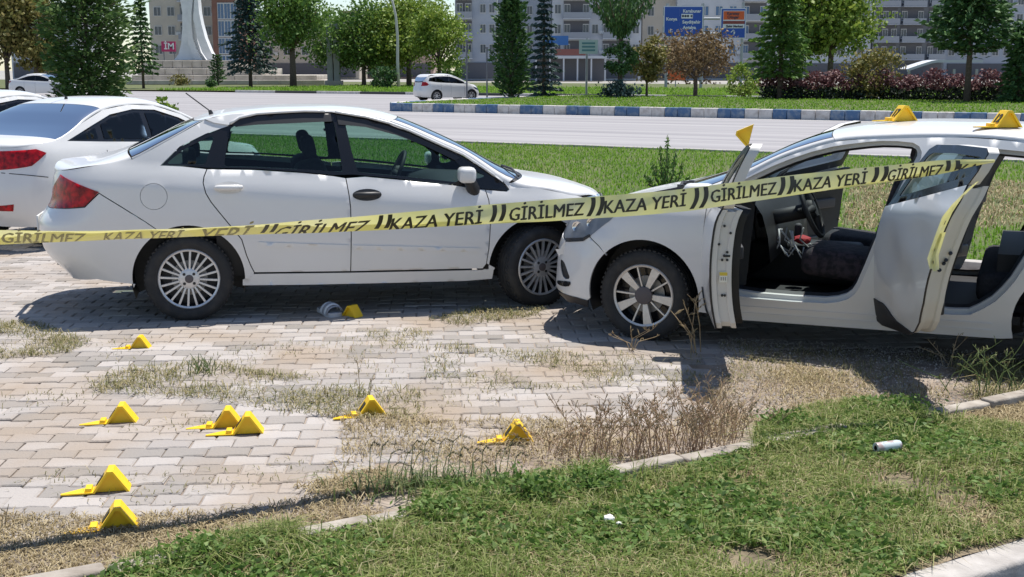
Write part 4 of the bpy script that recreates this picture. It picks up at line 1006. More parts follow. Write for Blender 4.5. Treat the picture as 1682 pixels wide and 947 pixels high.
    S_('front_fender', [c.P(*q) for q in doorF[:5]]+[c.P(812, 440), (archF[0][0], archF[0][1])]+archF+archG+[(3.0, .28), (3.12, .26), (c.xn(.4), .4), (c.xn(.55), .55), (c.xn(.7), .7), (3.15, En[-1][1]-.01)]+En[::-1][:-3]+[c.P(826, 297.5), c.P(836, 310.5), c.P(833, 314), c.P(810, 312)], mat=paint, sp=.045)
    S_('headlight', c.poly([(964, 323), (985, 316.5), (1003, 322), (1012, 345), (985, 348), (970, 340)]), mat=chrome, off=.004, gap=0, sp=.03, flange=.01)
    # ---- dark window surround with real panes
    dlo = [(265, 271), (295.6, 241), (338, 220), (372, 206.5), (393, 195), (422, 188.5), (460, 186), (500, 184), (544, 184.5), (600, 193.5), (640, 204), (672.5, 216), (724.6, 239.5), (761, 255.5), (797, 279.5), (825, 300), (836, 310.5), (833, 313), (810, 311), (781, 308.7), (745, 302.7), (650, 293), (580, 286.7), (548, 287.7), (500, 282.7), (420, 277.5), (340, 275.5), (300, 272)]
    g1 = [(273, 268.5), (300, 246), (345, 223.5), (351, 225), (337, 270)]
    g2 = [(377, 213), (385, 206), (420, 202), (548, 198), (556, 240), (563, 282), (500, 278), (420, 274), (368, 273)]
    g3 = [(567, 203), (600, 205), (650, 217), (700, 236), (740, 258), (757, 272), (760, 290), (750, 299), (650, 288), (588, 282.5), (578, 250)]
    g4 = [(771, 273), (797.5, 289), (785, 293), (774, 292)]
    gs = [roundc(c.poly(g), .022) for g in (g1, g2, g3, g4)]
    S_('window_trim', c.poly(dlo), gs, black_gloss, off=-.003, gap=.002, sp=.05, flange=.012)
    for g in gs: S_('side_window', g, mat=glass_side, off=-.010, gap=-.004, flange=0, sp=.07)
    Er = [e for e in E if xr1-.02 <= e[0] <= c.P(833, 302)[0]]
    S_('roof_side', [(e[0], e[1]+.004) for e in Er]+[c.P(*q) for q in [(826, 299), (797, 278.5), (761, 254.5), (724.6, 238.5), (672.5, 215), (640, 203), (600, 192.5), (544, 183.5), (500, 183), (460, 185), (422, 187.5), (393, 194), (376, 205), (352, 201)]], mat=paint, off=.010, gap=0, flange=.012, sp=.04)
    for q_ in ([(378, 204), (393, 194), (422, 187.5), (460, 185), (500, 183), (544, 183.7)], [(550, 184.5), (600, 192.5), (640, 203), (672.5, 215), (724.6, 238.5), (761, 254.5), (797, 278.5), (820, 295)]):
        pts = [c.P(*a) for a in dens(q_, 12, False)]; mb = MB(); mb.tube([(x, -(c.W(x, z)+.012), z+.006) for x, z in pts], .010, 6); o_ = mb.build('drip_rail', paint, root, True)
    # rain visors above the side windows (smoked strips standing proud)
    for v in ([(380, 204), (393, 195), (422, 189.5), (500, 185.5), (543, 186), (545, 199), (500, 201), (420, 204.5), (388, 208)], [(552, 188), (600, 196), (672.5, 219), (724.6, 242.5), (756, 259), (748, 263), (700, 240), (650, 221), (600, 208), (556, 204)]):
        S_('rain_visor', c.poly(v), mat=M('visor_smoke', (.02, .02, .022), .4), off=.005, gap=0, flange=.008, sp=.03)
    # mouldings, handles
    S_('side_moulding', c.poly([(425, 397), (573, 402), (574, 409), (428, 404)]), mat=paint, off=.007, gap=0, flange=.012, sp=.05)
    S_('side_moulding', c.poly([(580, 402), (788, 407), (786, 413), (580, 409)]), mat=paint, off=.007, gap=0, flange=.012, sp=.05)
    def handle(px, py, m, recess):
        x, z = c.P(px, py); ell = lambda a, b: [(x+a*math.cos(t*PI/12), z-.01*math.cos(t*PI/12)*0+b*math.sin(t*PI/12)) for t in range(24)]
        o_ = S_('door_handle', ell(.105, .042), mat=recess, off=.001, gap=0, flange=0, sp=.03, mirror=False)
        mb = MB(); pts = [(x-.09, .012), (x-.06, .03), (x, .036), (x+.06, .03), (x+.09, .014)]
        mb.tube([(q, -(c.W(q, z)+d_), z+.004) for q, d_ in pts], [.014, .02, .021, .02, .014], 10); autosmooth(mb.build('grip', m, o_, True), 60)
        return o_
    handle(603, 319.6, black, black); handle(376, 308, paint, paint_dull)
    # mirror
    x, z = c.P(762, 284); y = -(c.W(x, z)+.09)
    o_ = rbox('door_mirror', (x+.005, y, z-.005), (.125, .16, .115), paint, root, .035)
    o_.location.y = 0
    mb = MB(); mb.tube([(x+.03, y+.02, z-.05), (x+.06, y+.05, z-.11), (x+.085, y+.09, z-.16)], [.045, .05, .04], 12); autosmooth(mb.build('mirror_foot', black, o_, True), 60)
    k = o_.copy(); COL.objects.link(k); k.parent = root; k.scale = (1, -1, 1)
    for ch in o_.children: q = ch.copy(); COL.objects.link(q); q.parent = k
    # aerial
    P0 = c.S(ex(345, 200), 1.2); mb = MB(); mb.tube([P0, P0+Vector((-.01, 0, .03))], [.018, .012], 8); mb.tube([P0+Vector((-.01, 0, .025)), P0+Vector((-.175, .0, .155))], .005, 6); mb.build('aerial', black, root)
    # wheels
    wheel(root, 0, -.73, .308, .212, 'multi', 0, z=.302); wheel(root, 0, .73, .308, .212, 'multi', 0, True, z=.302)
    wheel(root, X2, -.735, .308, .212, 'multi', math.radians(20), z=.30); wheel(root, X2, .735, .308, .212, 'multi', math.radians(20), True, z=.30)
    liner(c, 0, R1); liner(c, X2, R2)
    # floor and cabin
    mb = MB(); mb.box((1.25, 0, .29), (1.6, 1.5, .05)); mb.box((1.2, 0, .34), (3.4, .9, .05)); mb.box((-.52, 0, .57), (.5, 1.0, .45)); mb.box((2.65, 0, .5), (.5, 1.0, .4)); mb.build('floor_pan', cabin, root)
    for sd in (-1, 1):                       # inner door cards
        mb = MB(); mb.grid([[(xx, sd*(c.W(xx, zz)-.07), zz) for zz in np.linspace(.3, c.zb(xx)-.02, 8)] for xx in np.linspace(.2, 2.15, 20)]); mb.build('door_card', cabin, root, True)
    mb = MB(); mb.box((-.12, 0, 1.075), (.62, 1.35, .03)); mb.box((.15, 0, .82), (.2, 1.4, .5)); mb.build('parcel_shelf', cabin, root)
    mb = MB(); mb.grid([[(1.78+dx, y_, z_-.05*abs(y_)) for y_ in np.linspace(-.72, .72, 9)] for dx, z_ in ((-.12, .5), (-.10, .78), (-.02, .93), (.12, .97), (.45, .95), (.62, .88))]); mb.build('dashboard', cabin, root, True)
    for y_ in (-.37, .37):
        s_ = seat(root, 1.30, y_, 1, None, .36); rbox('seat_back', (.93, y_, .82), (.22, .46, .56), fabric, s_, .07, ('Y', -.22))
    o_ = rbox('rear_seat', (.38, 0, .45), (.5, 1.3, .2), fabric, root, .06); rbox('seat_back', (.12, 0, .78), (.16, 1.3, .6), fabric, o_, .05, ('Y', -.3))
    for y_ in (-.4, .4): rbox('headrest', (.02, y_, 1.13), (.09, .26, .15), fabric, o_, .04)
    steering(root, 1.62, .37, .93, 1)
    # rear number plate and lower tail details, seen from the side step
    rbox('number_plate', (c.xt(.62)-.004, 0, .66), (.012, .50, .11), M('plate_white', (.75, .75, .73), .5), root, .003)
    return c
SEDAN = build_sedan()
# ================================================================== THE WHITE HATCHBACK WITH OPEN DOORS (right)
def build_hatch():
    psi = math.radians(-23.0); hub = (.8685, 7.9064); o = (hub[0]-.78*math.sin(psi), hub[1]+.78*math.cos(psi))
    root = empty('hatchback_car', 'white hatchback with its doors standing open and yellow markers on its roof', 'car', (o[0], o[1], 0), psi, 'cars parked on the paved yard')
    zb = lambda x: .93+.085*(min(max(x, .3), 2.9)-.5)
    c = Car(root, o, psi, .862, zb,
            [(-.80, .075), (-.70, .045), (-.58, .018), (-.40, .0), (-.26, 0), (-.14, .010), (-.06, .026), (0, .055)],
            (.26, .40), [(.15, -.70), (.24, -.80), (.30, -.805), (.45, -.79), (.60, -.765), (.72, -.70), (.82, -.62), (1.0, -.5)],
            [(.15, 3.25), (.3, 3.33), (.6, 3.36), (.9, 3.34), (1.1, 3.28), (1.35, 3.12)], Lt=.60, Ln=.5, nt=2.4, nn=2.6)
    c.dents = [(-.45, .62, .20, .12, .014), (-.55, .50, .14, .10, .016), (-.30, .74, .18, .06, .010)]
    XR = 2.625; RA = .372
    E = [c.P(*q) for q in [(950, 353), (985, 344), (1030, 334), (1080, 327), (1130, 320), (1166, 313), (1200, 299), (1238, 281), (1271, 264), (1326, 244), (1367, 232.5), (1427, 227), (1500, 224.5), (1565, 224), (1682, 232)]]
    E = [(-.66, E[0][1]-.055)]+E+[(2.6, 1.315), (2.9, 1.29), (3.12, 1.25)]
    c.fit_top(E, [(915, 362), (933, 356), (960, 342), (1015, 321), (1050, 310), (1120, 297.5), (1157, 291), (1200, 278), (1246, 262), (1285, 240), (1336, 220.5), (1384, 204), (1442, 199), (1503, 194), (1564, 194), (1682, 196.5), (1700, 198)], xmax=2.2)
    ex = lambda px, py: c.P(px, py)[0]
    xw0, xw1 = ex(1160, 315), ex(1372, 232)
    wb = lambda a: xw0-.22*math.sin(a)**.8; wt = lambda a: xw1-.06*math.sin(a)
    c.top('hood', -.655, lambda a: wb(a)-.02*math.sin(a), nx=26, na=36)
    c.top('windscreen', wb, wt, .30, PI-.30, glass_clear, nx=14, off=-.003)
    for a0, a1 in ((0, .28), (PI-.28, PI)): c.top('front_pillar', wb, wt, a0, a1, paint, nx=18, na=6, flange=0, gap=0)
    for a0, a1 in ((.27, .32), (PI-.32, PI-.27)): c.top('window_seal', wb, wt, a0, a1, black, nx=16, na=2, off=.001, flange=0)
    c.top('cowl', lambda a: wb(a)-.05, lambda a: wb(a)+.02, .3, PI-.3, black, nx=3, off=-.010)
    c.top('roof', wt, 2.95, nx=26, na=34)
    c.top('tailgate', 2.955, 3.10, nx=4)
    # crumpled wiper / cowl debris
    mb = MB()
    for a, b, h in ((.62, .85, .004), (.75, 1.0, .008)):
        p0 = c.S(wb(a)-.03, a); p1 = c.S(wb(b)+.01, b); mb.tube([p0+Vector((-.02, 0, .006)), (p0+p1)/2+Vector((-.03, 0, h+.008)), p1+Vector((0, 0, .008))], [.010, .012, .008], 6)
    p0 = c.S(wb(.62)-.05, .62); mb.tube([p0+Vector((.02, -.02, .008)), c.S(wb(.62)-.22, .60)+Vector((0, 0, .008)), c.S(wb(.62)-.42, .58)+Vector((0, 0, .006))], [.012, .010, .008], 6)
    for k in range(6): mb.box(c.S(wb(.7)-.02+RNG.uniform(-.03, .05), RNG.uniform(.58, .8))+Vector((0, 0, RNG.uniform(.008, .02))), (.05, .03, .018), rz=RNG.uniform(0, 3))
    mb.build('wiper', black, root)
    S_ = c.side
    # ---- fender and bumper
    aF = lambda a0, a1, n=20: arc(.012, .303, RA, a0, a1, n)
    Ei = [e for e in E if e[0] < xw0]
    hl = [(931, 361), (970, 352), (1012, 351), (1003, 361), (987, 373), (970, 387), (958, 394), (930, 395)]
    seamP = [c.P(968, 388), c.P(984, 404), c.P(995, 418)]
    aj = math.degrees(math.atan2(seamP[-1][1]-.303, seamP[-1][0]-.012))
    fe_r = [(1163, 322), (1160, 346), (1156, 379.5), (1158, 410), (1160, 432), (1166, 465), (1175, 517)]
    fender = [e for e in Ei if e[0] > -.64]+[c.P(1166, 313)]+[c.P(*q) for q in fe_r]+[c.P(1150, 513)]+aF(-14, aj, 24)+seamP[::-1]+[c.P(958, 394), c.P(931, 395), (c.xn(.70)*0+c.xt(.66), .66), (c.xt(.72), .72)]
    S_('front_fender', fender, mat=paint, sp=.035)
    bump = [(c.xt(z), z) for z in (.645, .58, .50, .42, .36, .31, .27)]+[c.P(930, 484), c.P(948, 489), c.P(965, 494)]+aF(187, aj, 12)[0:]+seamP[::-1]+[c.P(958, 395), c.P(930, 396)]
    fog = [(921, 424), (927, 430), (932, 444), (937, 458), (926, 458), (921, 440)]
    S_('front_bumper', bump, [chaikin(c.poly(fog), 1)], paint, sp=.03)
    S_('fog_recess', chaikin(c.poly(fog), 1), mat=black, off=-.012, gap=-.003, flange=0, sp=.03)
    S_('fog_lamp', chaikin(c.poly([(915, 459), (935, 461), (938, 465), (934, 471), (916, 466)]), 1), mat=black_gloss, off=.006, gap=0, flange=.015, sp=.02)
    S_('bumper_lip', c.poly([(908, 473), (925, 481), (948, 488), (966, 493), (966, 504), (945, 497), (922, 487), (909, 479)]), mat=black, off=.006, gap=0, flange=.02, sp=.03)
    hp = c.poly(hl)
    S_('headlight', hp, mat=Mglass('lamp_glass', (.55, .58, .62), .35), off=.004, gap=0, flange=.02, sp=.02)
    S_('lamp_bowl', hp, mat=M('lamp_bowl', (.02, .022, .028), .3, metal=.2, var=.5, vscale=60), off=-.03, gap=0, flange=0, sp=.03)
    S_('lamp_surround', c.poly([(930, 390), (958, 389.5), (968, 384), (970, 387.5), (958, 395.5), (930, 396.5)]), mat=black, off=.006, gap=0, flange=.01, sp=.02)
    for q in ((948, 372), (972, 366)):
        x, z = c.P(*q); y = -(c.W(x, z)-.012); mb = MB(); mb.lathe([(.0, .0), (.028, .004), (.034, .014), (.036, .014)], 16, Matrix.Translation((x, y, z)) @ Matrix.Rotation(PI/2, 4, 'X')); mb.build('lamp_lens', chrome, root, True)
    mb = MB()                                    # torn shards of the broken bumper edge
    for q, dx, dz in (((921, 383), -.05, .035), ((925, 405), -.035, -.05), ((918, 420), -.02, .05)):
        x, z = c.P(*q); y = -c.W(x, z); mb.add([(x+.03, y-.0, z-.05), (x+.02, y-.02, z+.05), (x+dx, y-.02, z+dz), (x+.02, y+.02, z)], [(0, 1, 2), (1, 3, 2), (0, 2, 3)])
    mb.build('bumper_shard', paint, root)
    # ---- body side with the two door openings
    ap_r = [(1513, 259), (1514, 249), (1510, 240), (1500, 234), (1475, 231.5), (1449, 231), (1427, 232.5), (1393, 236.5), (1367, 240.5), (1333, 249), (1300, 260), (1271, 271.5), (1238, 287), (1205, 304)]
    ap_rear = [(1509, 267), (1491, 299), (1477, 327), (1463, 355), (1444, 395), (1426, 439), (1412, 471), (1404, 483), (1393, 491), (1376, 496), (1356, 498), (1300, 495), (1240, 490)]
    apF = c.poly(ap_r[::-1]+ap_rear)+[(.54, .36), (.50, .42), (.475, .62), (.47, .80), (.475, .93)]
    apF = clean(apF)
    apR = [c.P(1542, 515), c.P(1568, 517), c.P(1593, 517), c.P(1613, 508), c.P(1635, 495), c.P(1652, 479), c.P(1667, 462), c.P(1682, 439), (2.40, .85), (2.50, 1.05), (2.53, 1.16), (2.46, 1.25), (2.30, 1.295), (2.1, 1.31), (1.97, 1.31), (1.90, 1.28), (1.84, 1.19), (1.72, .90), (1.62, .60), (1.585, .44), (1.60, .36), (1.66, .325)]
    aR = arc(XR, .303, RA, 196, -16, 26)
    front = [(c.P(1175, 519)[0]+.004, .20), c.P(1172, 500), c.P(1166, 465), c.P(1160, 432), c.P(1157, 380), c.P(1164, 320)]
    roofE = [e for e in E if e[0] > xw0]
    frame = [(.51, .188)]+[(1.2, .190), (2.20, .192)]+aR+[(2.97, .2), (3.25, .24)]+[(c.xn(q), q) for q in np.linspace(.30, 1.2, 18)]+[(3.12, 1.245)]+roofE[::-1][1:]+[(xw0+.01, E[6][1]-.01)]+front[::-1][:5]
    S_('body_side', clean(frame), [apF, apR], paint, gap=0, sp=.05, flange=.05)
    # inner rebate of each opening: a stepped pale flange, then a black seal
    def rebate(name, ring, d0, d1, s0, s1, mat, par=None):
        a = shrink(ring, s0); b = shrink(ring, s1); mb = MB(); n = len(a)
        r0 = [(x, -(c.W(x, z)-d0), z) for x, z in a+a[:1]]; r1 = [(x, -(c.W(x, z)-d1), z) for x, z in b+b[:1]]; mb.grid([r0, r1])
        o_ = mb.build(name, mat, root, True); k = o_.copy(); COL.objects.link(k); k.parent = root; k.scale = (1, -1, 1)
    for ring in (apF, apR):
        rr = dens(ring, .05)
        rebate('door_rebate', rr, .048, .055, 0, .028, paint_dull); rebate('door_rebate', rr, .055, .10, .028, .032, paint_dull); rebate('door_seal', rr, .085, .13, .030, .046, black)
    # sill step lines
    for zz, hh in ((.275, .012), (.235, .008)):
        S_('sill_strip', [(.56, zz), (1.4, zz), (2.15, zz), (2.15, zz+hh), (1.4, zz+hh), (.56, zz+hh)], mat=paint, off=.006, gap=0, flange=.012, sp=.1)
    liner(c, .012, RA, cz=.303); liner(c, XR, RA, cz=.303)
    wheel(root, .012, -.725, .306, .206, 'five', math.radians(-3), z=.300); wheel(root, .012, .725, .306, .206, 'five', 0, True, z=.300)
    wheel(root, XR, -.725, .306, .206, 'five', 0, z=.300); wheel(root, XR, .725, .306, .206, 'five', 0, True, z=.300)
    # ---- doors: each one a solid leaf hung on its hinge line
    def door(name, skin, glass_o, glass_i, hinge, ang, card, guard=None, far=False):
        hx, hy = hinge; sg = -1 if far else 1
        def xf(P): return Vector((P.x-hx, P.y-hy, P.z))
        o_ = S_(name, skin, mat=paint, gap=0, flange=0, sp=.04, mirror=False, xf=xf)
        T = .125
        def ring(src, t0, t1, sh0=0., sh1=0.):
            a = dens(shrink(src, sh0), .05); mb = MB(); N = len(a); b = [(p[0], p[1]) for p in dens(shrink(src, sh1), .05)] if sh1 != sh0 else a
            b = a
            mb.grid([[xf(Vector((x, -(c.W(x, z)-t0), z))) for x, z in a+a[:1]], [xf(Vector((x, -(c.W(x, z)-t1), z))) for x, z in b+b[:1]]]); return mb
        mb = ring(skin, 0, .012); mb.build('door_edge_seal', black, o_, True).name = 'door_seam'
        mb = MB(); prev = None
        for sh_, t_ in ((.004, .012), (.004, .040), (.016, .046), (.016, .092), (.006, .098), (.006, T)):
            a = dens(shrink(skin, sh_), .05) if prev is None else [(q[0], q[1]) for q in shrink(skin0, sh_)]
            if prev is None: skin0 = dens(skin, .05); a = shrink(skin0, sh_)
            r_ = [xf(Vector((x, -(c.W(x, z)-t_), z))) for x, z in list(a)+[a[0]]]
            if prev is not None and len(prev) == len(r_): mb.grid([prev, r_])
            prev = r_
        autosmooth(mb.build('door_jamb', paint_dull, o_, True), 30)
        cd = shrink(card, .012)
        def xin(t): return lambda P: xf(Vector((P.x, P.y+t, P.z)))
        S_('inner_skin', shrink(skin, .006), mat=cabin if far else paint_dull, gap=0, flange=0, sp=.08, mirror=False, parent=o_, xf=xin(T))
        S_('door_card', cd, mat=cabin, gap=0, flange=0, sp=.06, mirror=False, parent=o_, xf=xin(T+.045))
        a = dens(cd, .05); mb = MB(); mb.grid([[xf(Vector((x, -(c.W(x, z)-T), z))) for x, z in a+a[:1]], [xf(Vector((x, -(c.W(x, z)-T-.045), z))) for x, z in a+a[:1]]]); mb.build('card_edge', cabin, o_, True)
        # arm rest, pull and pocket on the card
        x0 = min(p[0] for p in card); x1 = max(p[0] for p in card); xm = (x0+x1)/2; zt = c.zb(xm)
        for cx, cz, dx, dz, m in ((xm, zt-.24, (x1-x0)*.62, .075, cabin_grey), (xm+.1, zt-.12, .12, .05, black), (xm-.10, .44, (x1-x0)*.35, .09, black)):
            y_ = -(c.W(cx, cz)-T-.05); rbox('arm_rest' if m is cabin_grey else 'door_pocket', xf(Vector((cx, y_, cz))), (dx, .05 if m is cabin_grey else .03, dz), m, o_, .012)
        # window frame and glass
        if glass_o:
            S_('window_frame', glass_o, [glass_i], black_gloss, off=-.004, gap=0, flange=.008, sp=.05, mirror=False, parent=o_, xf=xf)
            S_('window_frame', glass_o, [glass_i], paint_dull if not far else black, off=-.068, gap=0, flange=0, sp=.05, mirror=False, parent=o_, xf=xf)
            for rg_ in (glass_o, glass_i):
                a = dens(rg_, .05); mb = MB(); mb.grid([[xf(Vector((x, -(c.W(x, z)-.011), z))) for x, z in a+a[:1]], [xf(Vector((x, -(c.W(x, z)-.068), z))) for x, z in a+a[:1]]]); mb.build('frame_edge', paint_dull, o_, True)
            S_('side_window', glass_i, mat=glass_side, off=-.02, gap=-.004, flange=0, sp=.06, mirror=False, parent=o_, xf=xf)
        if guard: S_('door_guard', guard, mat=black, off=.008, gap=0, flange=.02, sp=.04, mirror=False, parent=o_, xf=xf)
        o_.location = (hx, sg*hy, 0); o_.rotation_euler = (0, 0, ang*sg)
        if far: o_.scale = (1, -1, 1)
        return o_, xf, T
    bf = lambda x: c.zb(x)-.005
    fx = 1.30
    fskin = [(.425, .80), (.43, .60), (.47, .42), (.51, .285), (.56, .275), (fx-.02, .29), (fx+.02, .33), (fx+.045, .45), (fx+.085, .65), (fx+.12, bf(1.4)), (.95, bf(.95)), (.55, bf(.55)), (.44, bf(.44))]
    fwo = [(.50, bf(.5)+.003), (fx+.12, bf(1.4)+.003), (fx+.165, 1.10), (fx+.17, 1.33), (fx+.13, 1.365), (1.2, 1.345), (1.05, 1.30), (.85, 1.205), (.66, 1.09), (.55, 1.005)]
    fwi = roundc(shrink(fwo, .055), .02)
    fcard = [(.50, .32), (.58, .30), (fx-.03, .31), (fx+.02, .48), (fx+.07, .68), (fx+.10, bf(1.35)+.015), (.60, bf(.6)+.015), (.50, .80)]
    d1, xf, T = door('front_door', fskin, fwo, fwi, (.45, -.80), math.radians(-73), fcard, [(.50, .245), (.64, .24), (.60, .32), (.515, .40)])
    # jamb details: latch holes, slot, sticker
    def on_jamb(z, dt, e=.0):
        pts = [(fx+.02, .30), (fx+.045, .45), (fx+.085, .65), (fx+.12, .99)]; x = np.interp(z, [p[1] for p in pts], [p[0] for p in pts])-.005+e
        return xf(Vector((x, -(c.W(x, z)-dt), z)))
    for z, dt in ((.80, .045), (.755, .095), (.735, .080), (.71, .070), (.71, .098), (.865, .10), (.50, .07), (.50, .085), (.905, .06)):
        P = on_jamb(z, dt, .001); mb = MB(); mb.lathe([(.0075, -.004), (.0075, .003), (0, .003)], 12, Matrix.Translation(P) @ Matrix.Rotation(PI/2, 4, 'Y')); mb.build('bolt', black, d1)
    P = on_jamb(.733, .094, .002); rbox('latch', P, (.006, .038, .012), black, d1, .002)
    P = on_jamb(.61, .080, .0015); rbox('sticker', P, (.003, .045, .062), M('sticker_white', (.72, .70, .62), .5), d1, .0008); rbox('sticker', P+Vector((.0012, 0, .018)), (.003, .044, .020), M('sticker_yellow', (.65, .48, .05), .5), d1, .0008)
    for kk in range(3): rbox('sticker', P+Vector((.0012, -.012+.012*kk, -.010)), (.003, .006, .02), M('sticker_grey', (.3, .28, .26), .5), d1, .0008)
    # mirror on the near front door
    x, z = .60, bf(.6)+.05; P = xf(Vector((x, -(c.W(x, z)+.10), z+.02))); m_ = rbox('door_mirror', P, (.11, .19, .13), paint, d1, .04)
    rbox('mirror_foot', xf(Vector((x+.02, -(c.W(x, z)+.01), z-.02))), (.10, .08, .07), black, m_, .02)
    br = lambda x: .955+.225*(x-1.55)/.98
    rskin = [(1.48, .30), (1.50, .245), (1.56, .24), (1.95, .27), (2.03, .30), (2.12, .37), (2.22, .50), (2.29, .64), (2.40, .84), (2.50, 1.04), (2.53, br(2.53)), (2.2, br(2.2)), (1.8, br(1.8)), (1.60, br(1.6)), (1.555, .80), (1.52, .60), (1.49, .45)]
    rwo = [(1.62, br(1.62)+.003), (2.53, br(2.53)+.003), (2.575, 1.25), (2.60, 1.345), (2.55, 1.37), (2.2, 1.365), (1.93, 1.35), (1.86, 1.32), (1.76, 1.17)]
    rwi = roundc(shrink(rwo, .045), .02)
    rcard = [(1.60, .34), (1.95, .33), (2.06, .42), (2.20, .60), (2.33, .82), (2.44, br(2.44)+.015), (1.66, br(1.66)+.015), (1.58, .60)]
    c.dents += [(1.75, .70, .22, .20, .022), (1.95, .55, .20, .22, .018), (1.68, .42, .15, .12, .016), (2.15, .86, .2, .12, .012)]
    d2, xf2, T2 = door('rear_door', rskin, rwo, rwi, (1.50, -.80), math.radians(-62), rcard, [(1.485, .40), (1.49, .25), (1.56, .235), (1.95, .262), (2.0, .285), (1.80, .315), (1.62, .385)])
    c.dents = c.dents[:3]
    for z, e in ((.80, 0), (.76, .0), (.74, .0), (.70, 0)):
        x = np.interp(z, [.64, .84], [2.29, 2.40])-.004; P = xf2(Vector((x, -(c.W(x, z)-.07-.3*(z-.74)), z))); mb = MB(); mb.lathe([(.010, -.006), (.010, .004), (0, .004)], 12, Matrix.Translation(P) @ Matrix.Rotation(PI/2-.5, 4, 'Y')); mb.build('bolt', black, d2)
    door('front_door', fskin, fwo, fwi, (.45, -.80), math.radians(-66), fcard, None, True)
    door('rear_door', rskin, rwo, rwi, (1.50, -.80), math.radians(-60), rcard, None, True)
    # hinges / check straps on the B pillar
    for z in (.46, .78):
        x = np.interp(z, [.44, .60, .88], [1.50, 1.53, 1.58])+.01; mb = MB(); mb.box((x, -(c.W(x, z)-.03), z), (.06, .03, .05)); mb.build('hinge', paint_dull, root, bevel=.006)
    x, z = c.P(1444, 427); mb = MB(); mb.lathe([(.010, -.004), (.010, .003), (0, .003)], 12, Matrix.Translation((x, -(c.W(x, z)+.0), z)) @ Matrix.Rotation(PI/2, 4, 'X')); mb.build('bolt', black, root)
    # ---- cabin
    mb = MB(); mb.box((1.35, 0, .30), (1.9, 1.46, .05)); mb.box((2.6, 0, .5), (.9, 1.2, .35)); mb.box((-.05, 0, .45), (.7, .9, .35)); mb.build('floor_pan', cabin, root)
    mb = MB(); mb.grid([[(.55+dx, y_, z_-.04*abs(y_)) for y_ in np.linspace(-.70, .70, 11)] for dx, z_ in ((-.02, .36), (.10, .45), (.26, .58), (.24, .74), (.20, .88), (.14, .96), (-.15, 1.0), (-.40, .98), (-.42, .40))]); mb.build('dashboard', cabin, root, True)
    for sd in (-1, 1):
        mb = MB(); mb.grid([[(.50, sd*.74, .36), (.50, sd*.72, .98)], [(.66, sd*.70, .40), (.70, sd*.68, .95)]]); mb.build('kick_panel', cabin, root)
    rbox('centre_console', (.92, 0, .47), (.75, .24, .28), cabin, root, .04); rbox('gear_lever', (.86, -.01, .66), (.05, .05, .14), cabin_grey, root, .02)
    steering(root, 1.0, -.36, .87, -1, .40)
    mb = MB(); mb.tube([(.66, -.36, .78), (.98, -.36, .86)], .05, 10); mb.tube([(.93, -.36, .86), (.95, -.56, .88)], .012, 6); mb.tube([(.93, -.36, .86), (.95, -.18, .88)], .012, 6); mb.build('steering_column', cabin, root, True)
    mb = MB()
    for k in range(7):
        q = Vector((.86+RNG.uniform(-.06, .1), -.42+RNG.uniform(-.1, .12), .74)); mb.tube([q, q+Vector((RNG.uniform(-.06, .06), RNG.uniform(-.05, .05), -.08)), q+Vector((RNG.uniform(-.08, .1), RNG.uniform(-.06, .06), -.17)), q+Vector((RNG.uniform(-.1, .12), RNG.uniform(-.06, .06), -.10))], .006, 5)
    mb.build('wiring', M('wire_grey', (.4, .4, .4), .5), root, True)['kind'] = 'stuff'
    rs = M('seat_cover', (.045, .032, .04), .9, col2=(.012, .011, .014), vscale=26, lo=.4, hi=.6, bump=.3, bscale=90)
    for y_, m_ in ((-.37, rs), (.37, fabric)): seat(root, 1.24, y_, -1, m_, .44)
    o_ = rbox('rear_seat', (2.30, 0, .47), (.52, 1.3, .2), fabric, root, .06); rbox('seat_back', (2.56, 0, .82), (.16, 1.3, .62), fabric, o_, .05, ('Y', .25))
    for y_ in (-.4, .4): rbox('headrest', (2.66, y_, 1.13), (.09, .26, .15), fabric, o_, .04)
    mb = MB(); mb.tube([(1.55, -.66, .95), (1.62, -.67, .5), (1.58, -.66, .36)], .022, 6); mb.build('seat_belt', cabin_grey, root)
    # rear quarter glass, tail
    g = [(2.62, 1.10), (2.95, 1.14), (2.96, 1.22), (2.70, 1.28)]
    S_('side_window', g, mat=glass_dark, off=.003, gap=0, flange=.01, sp=.08)
    S_('tail_light', [(3.05, .82), (c.xn(.84)-.05, .82), (c.xn(1.0)-.05, 1.02), (3.10, 1.0)], mat=red_lens, off=.005, gap=0, sp=.04)
    gr = [[(c.xn(z)*0+max(x for x in [c.xn(z)-.0])+.004-.06*(y/.62)**2, y, z) for y in np.linspace(-.52, .52, 9)] for z in np.linspace(.98, 1.2, 5)]; mb = MB(); mb.grid(gr); mb.build('rear_window', glass_dark, root, True)
    return c
HATCH = build_hatch()
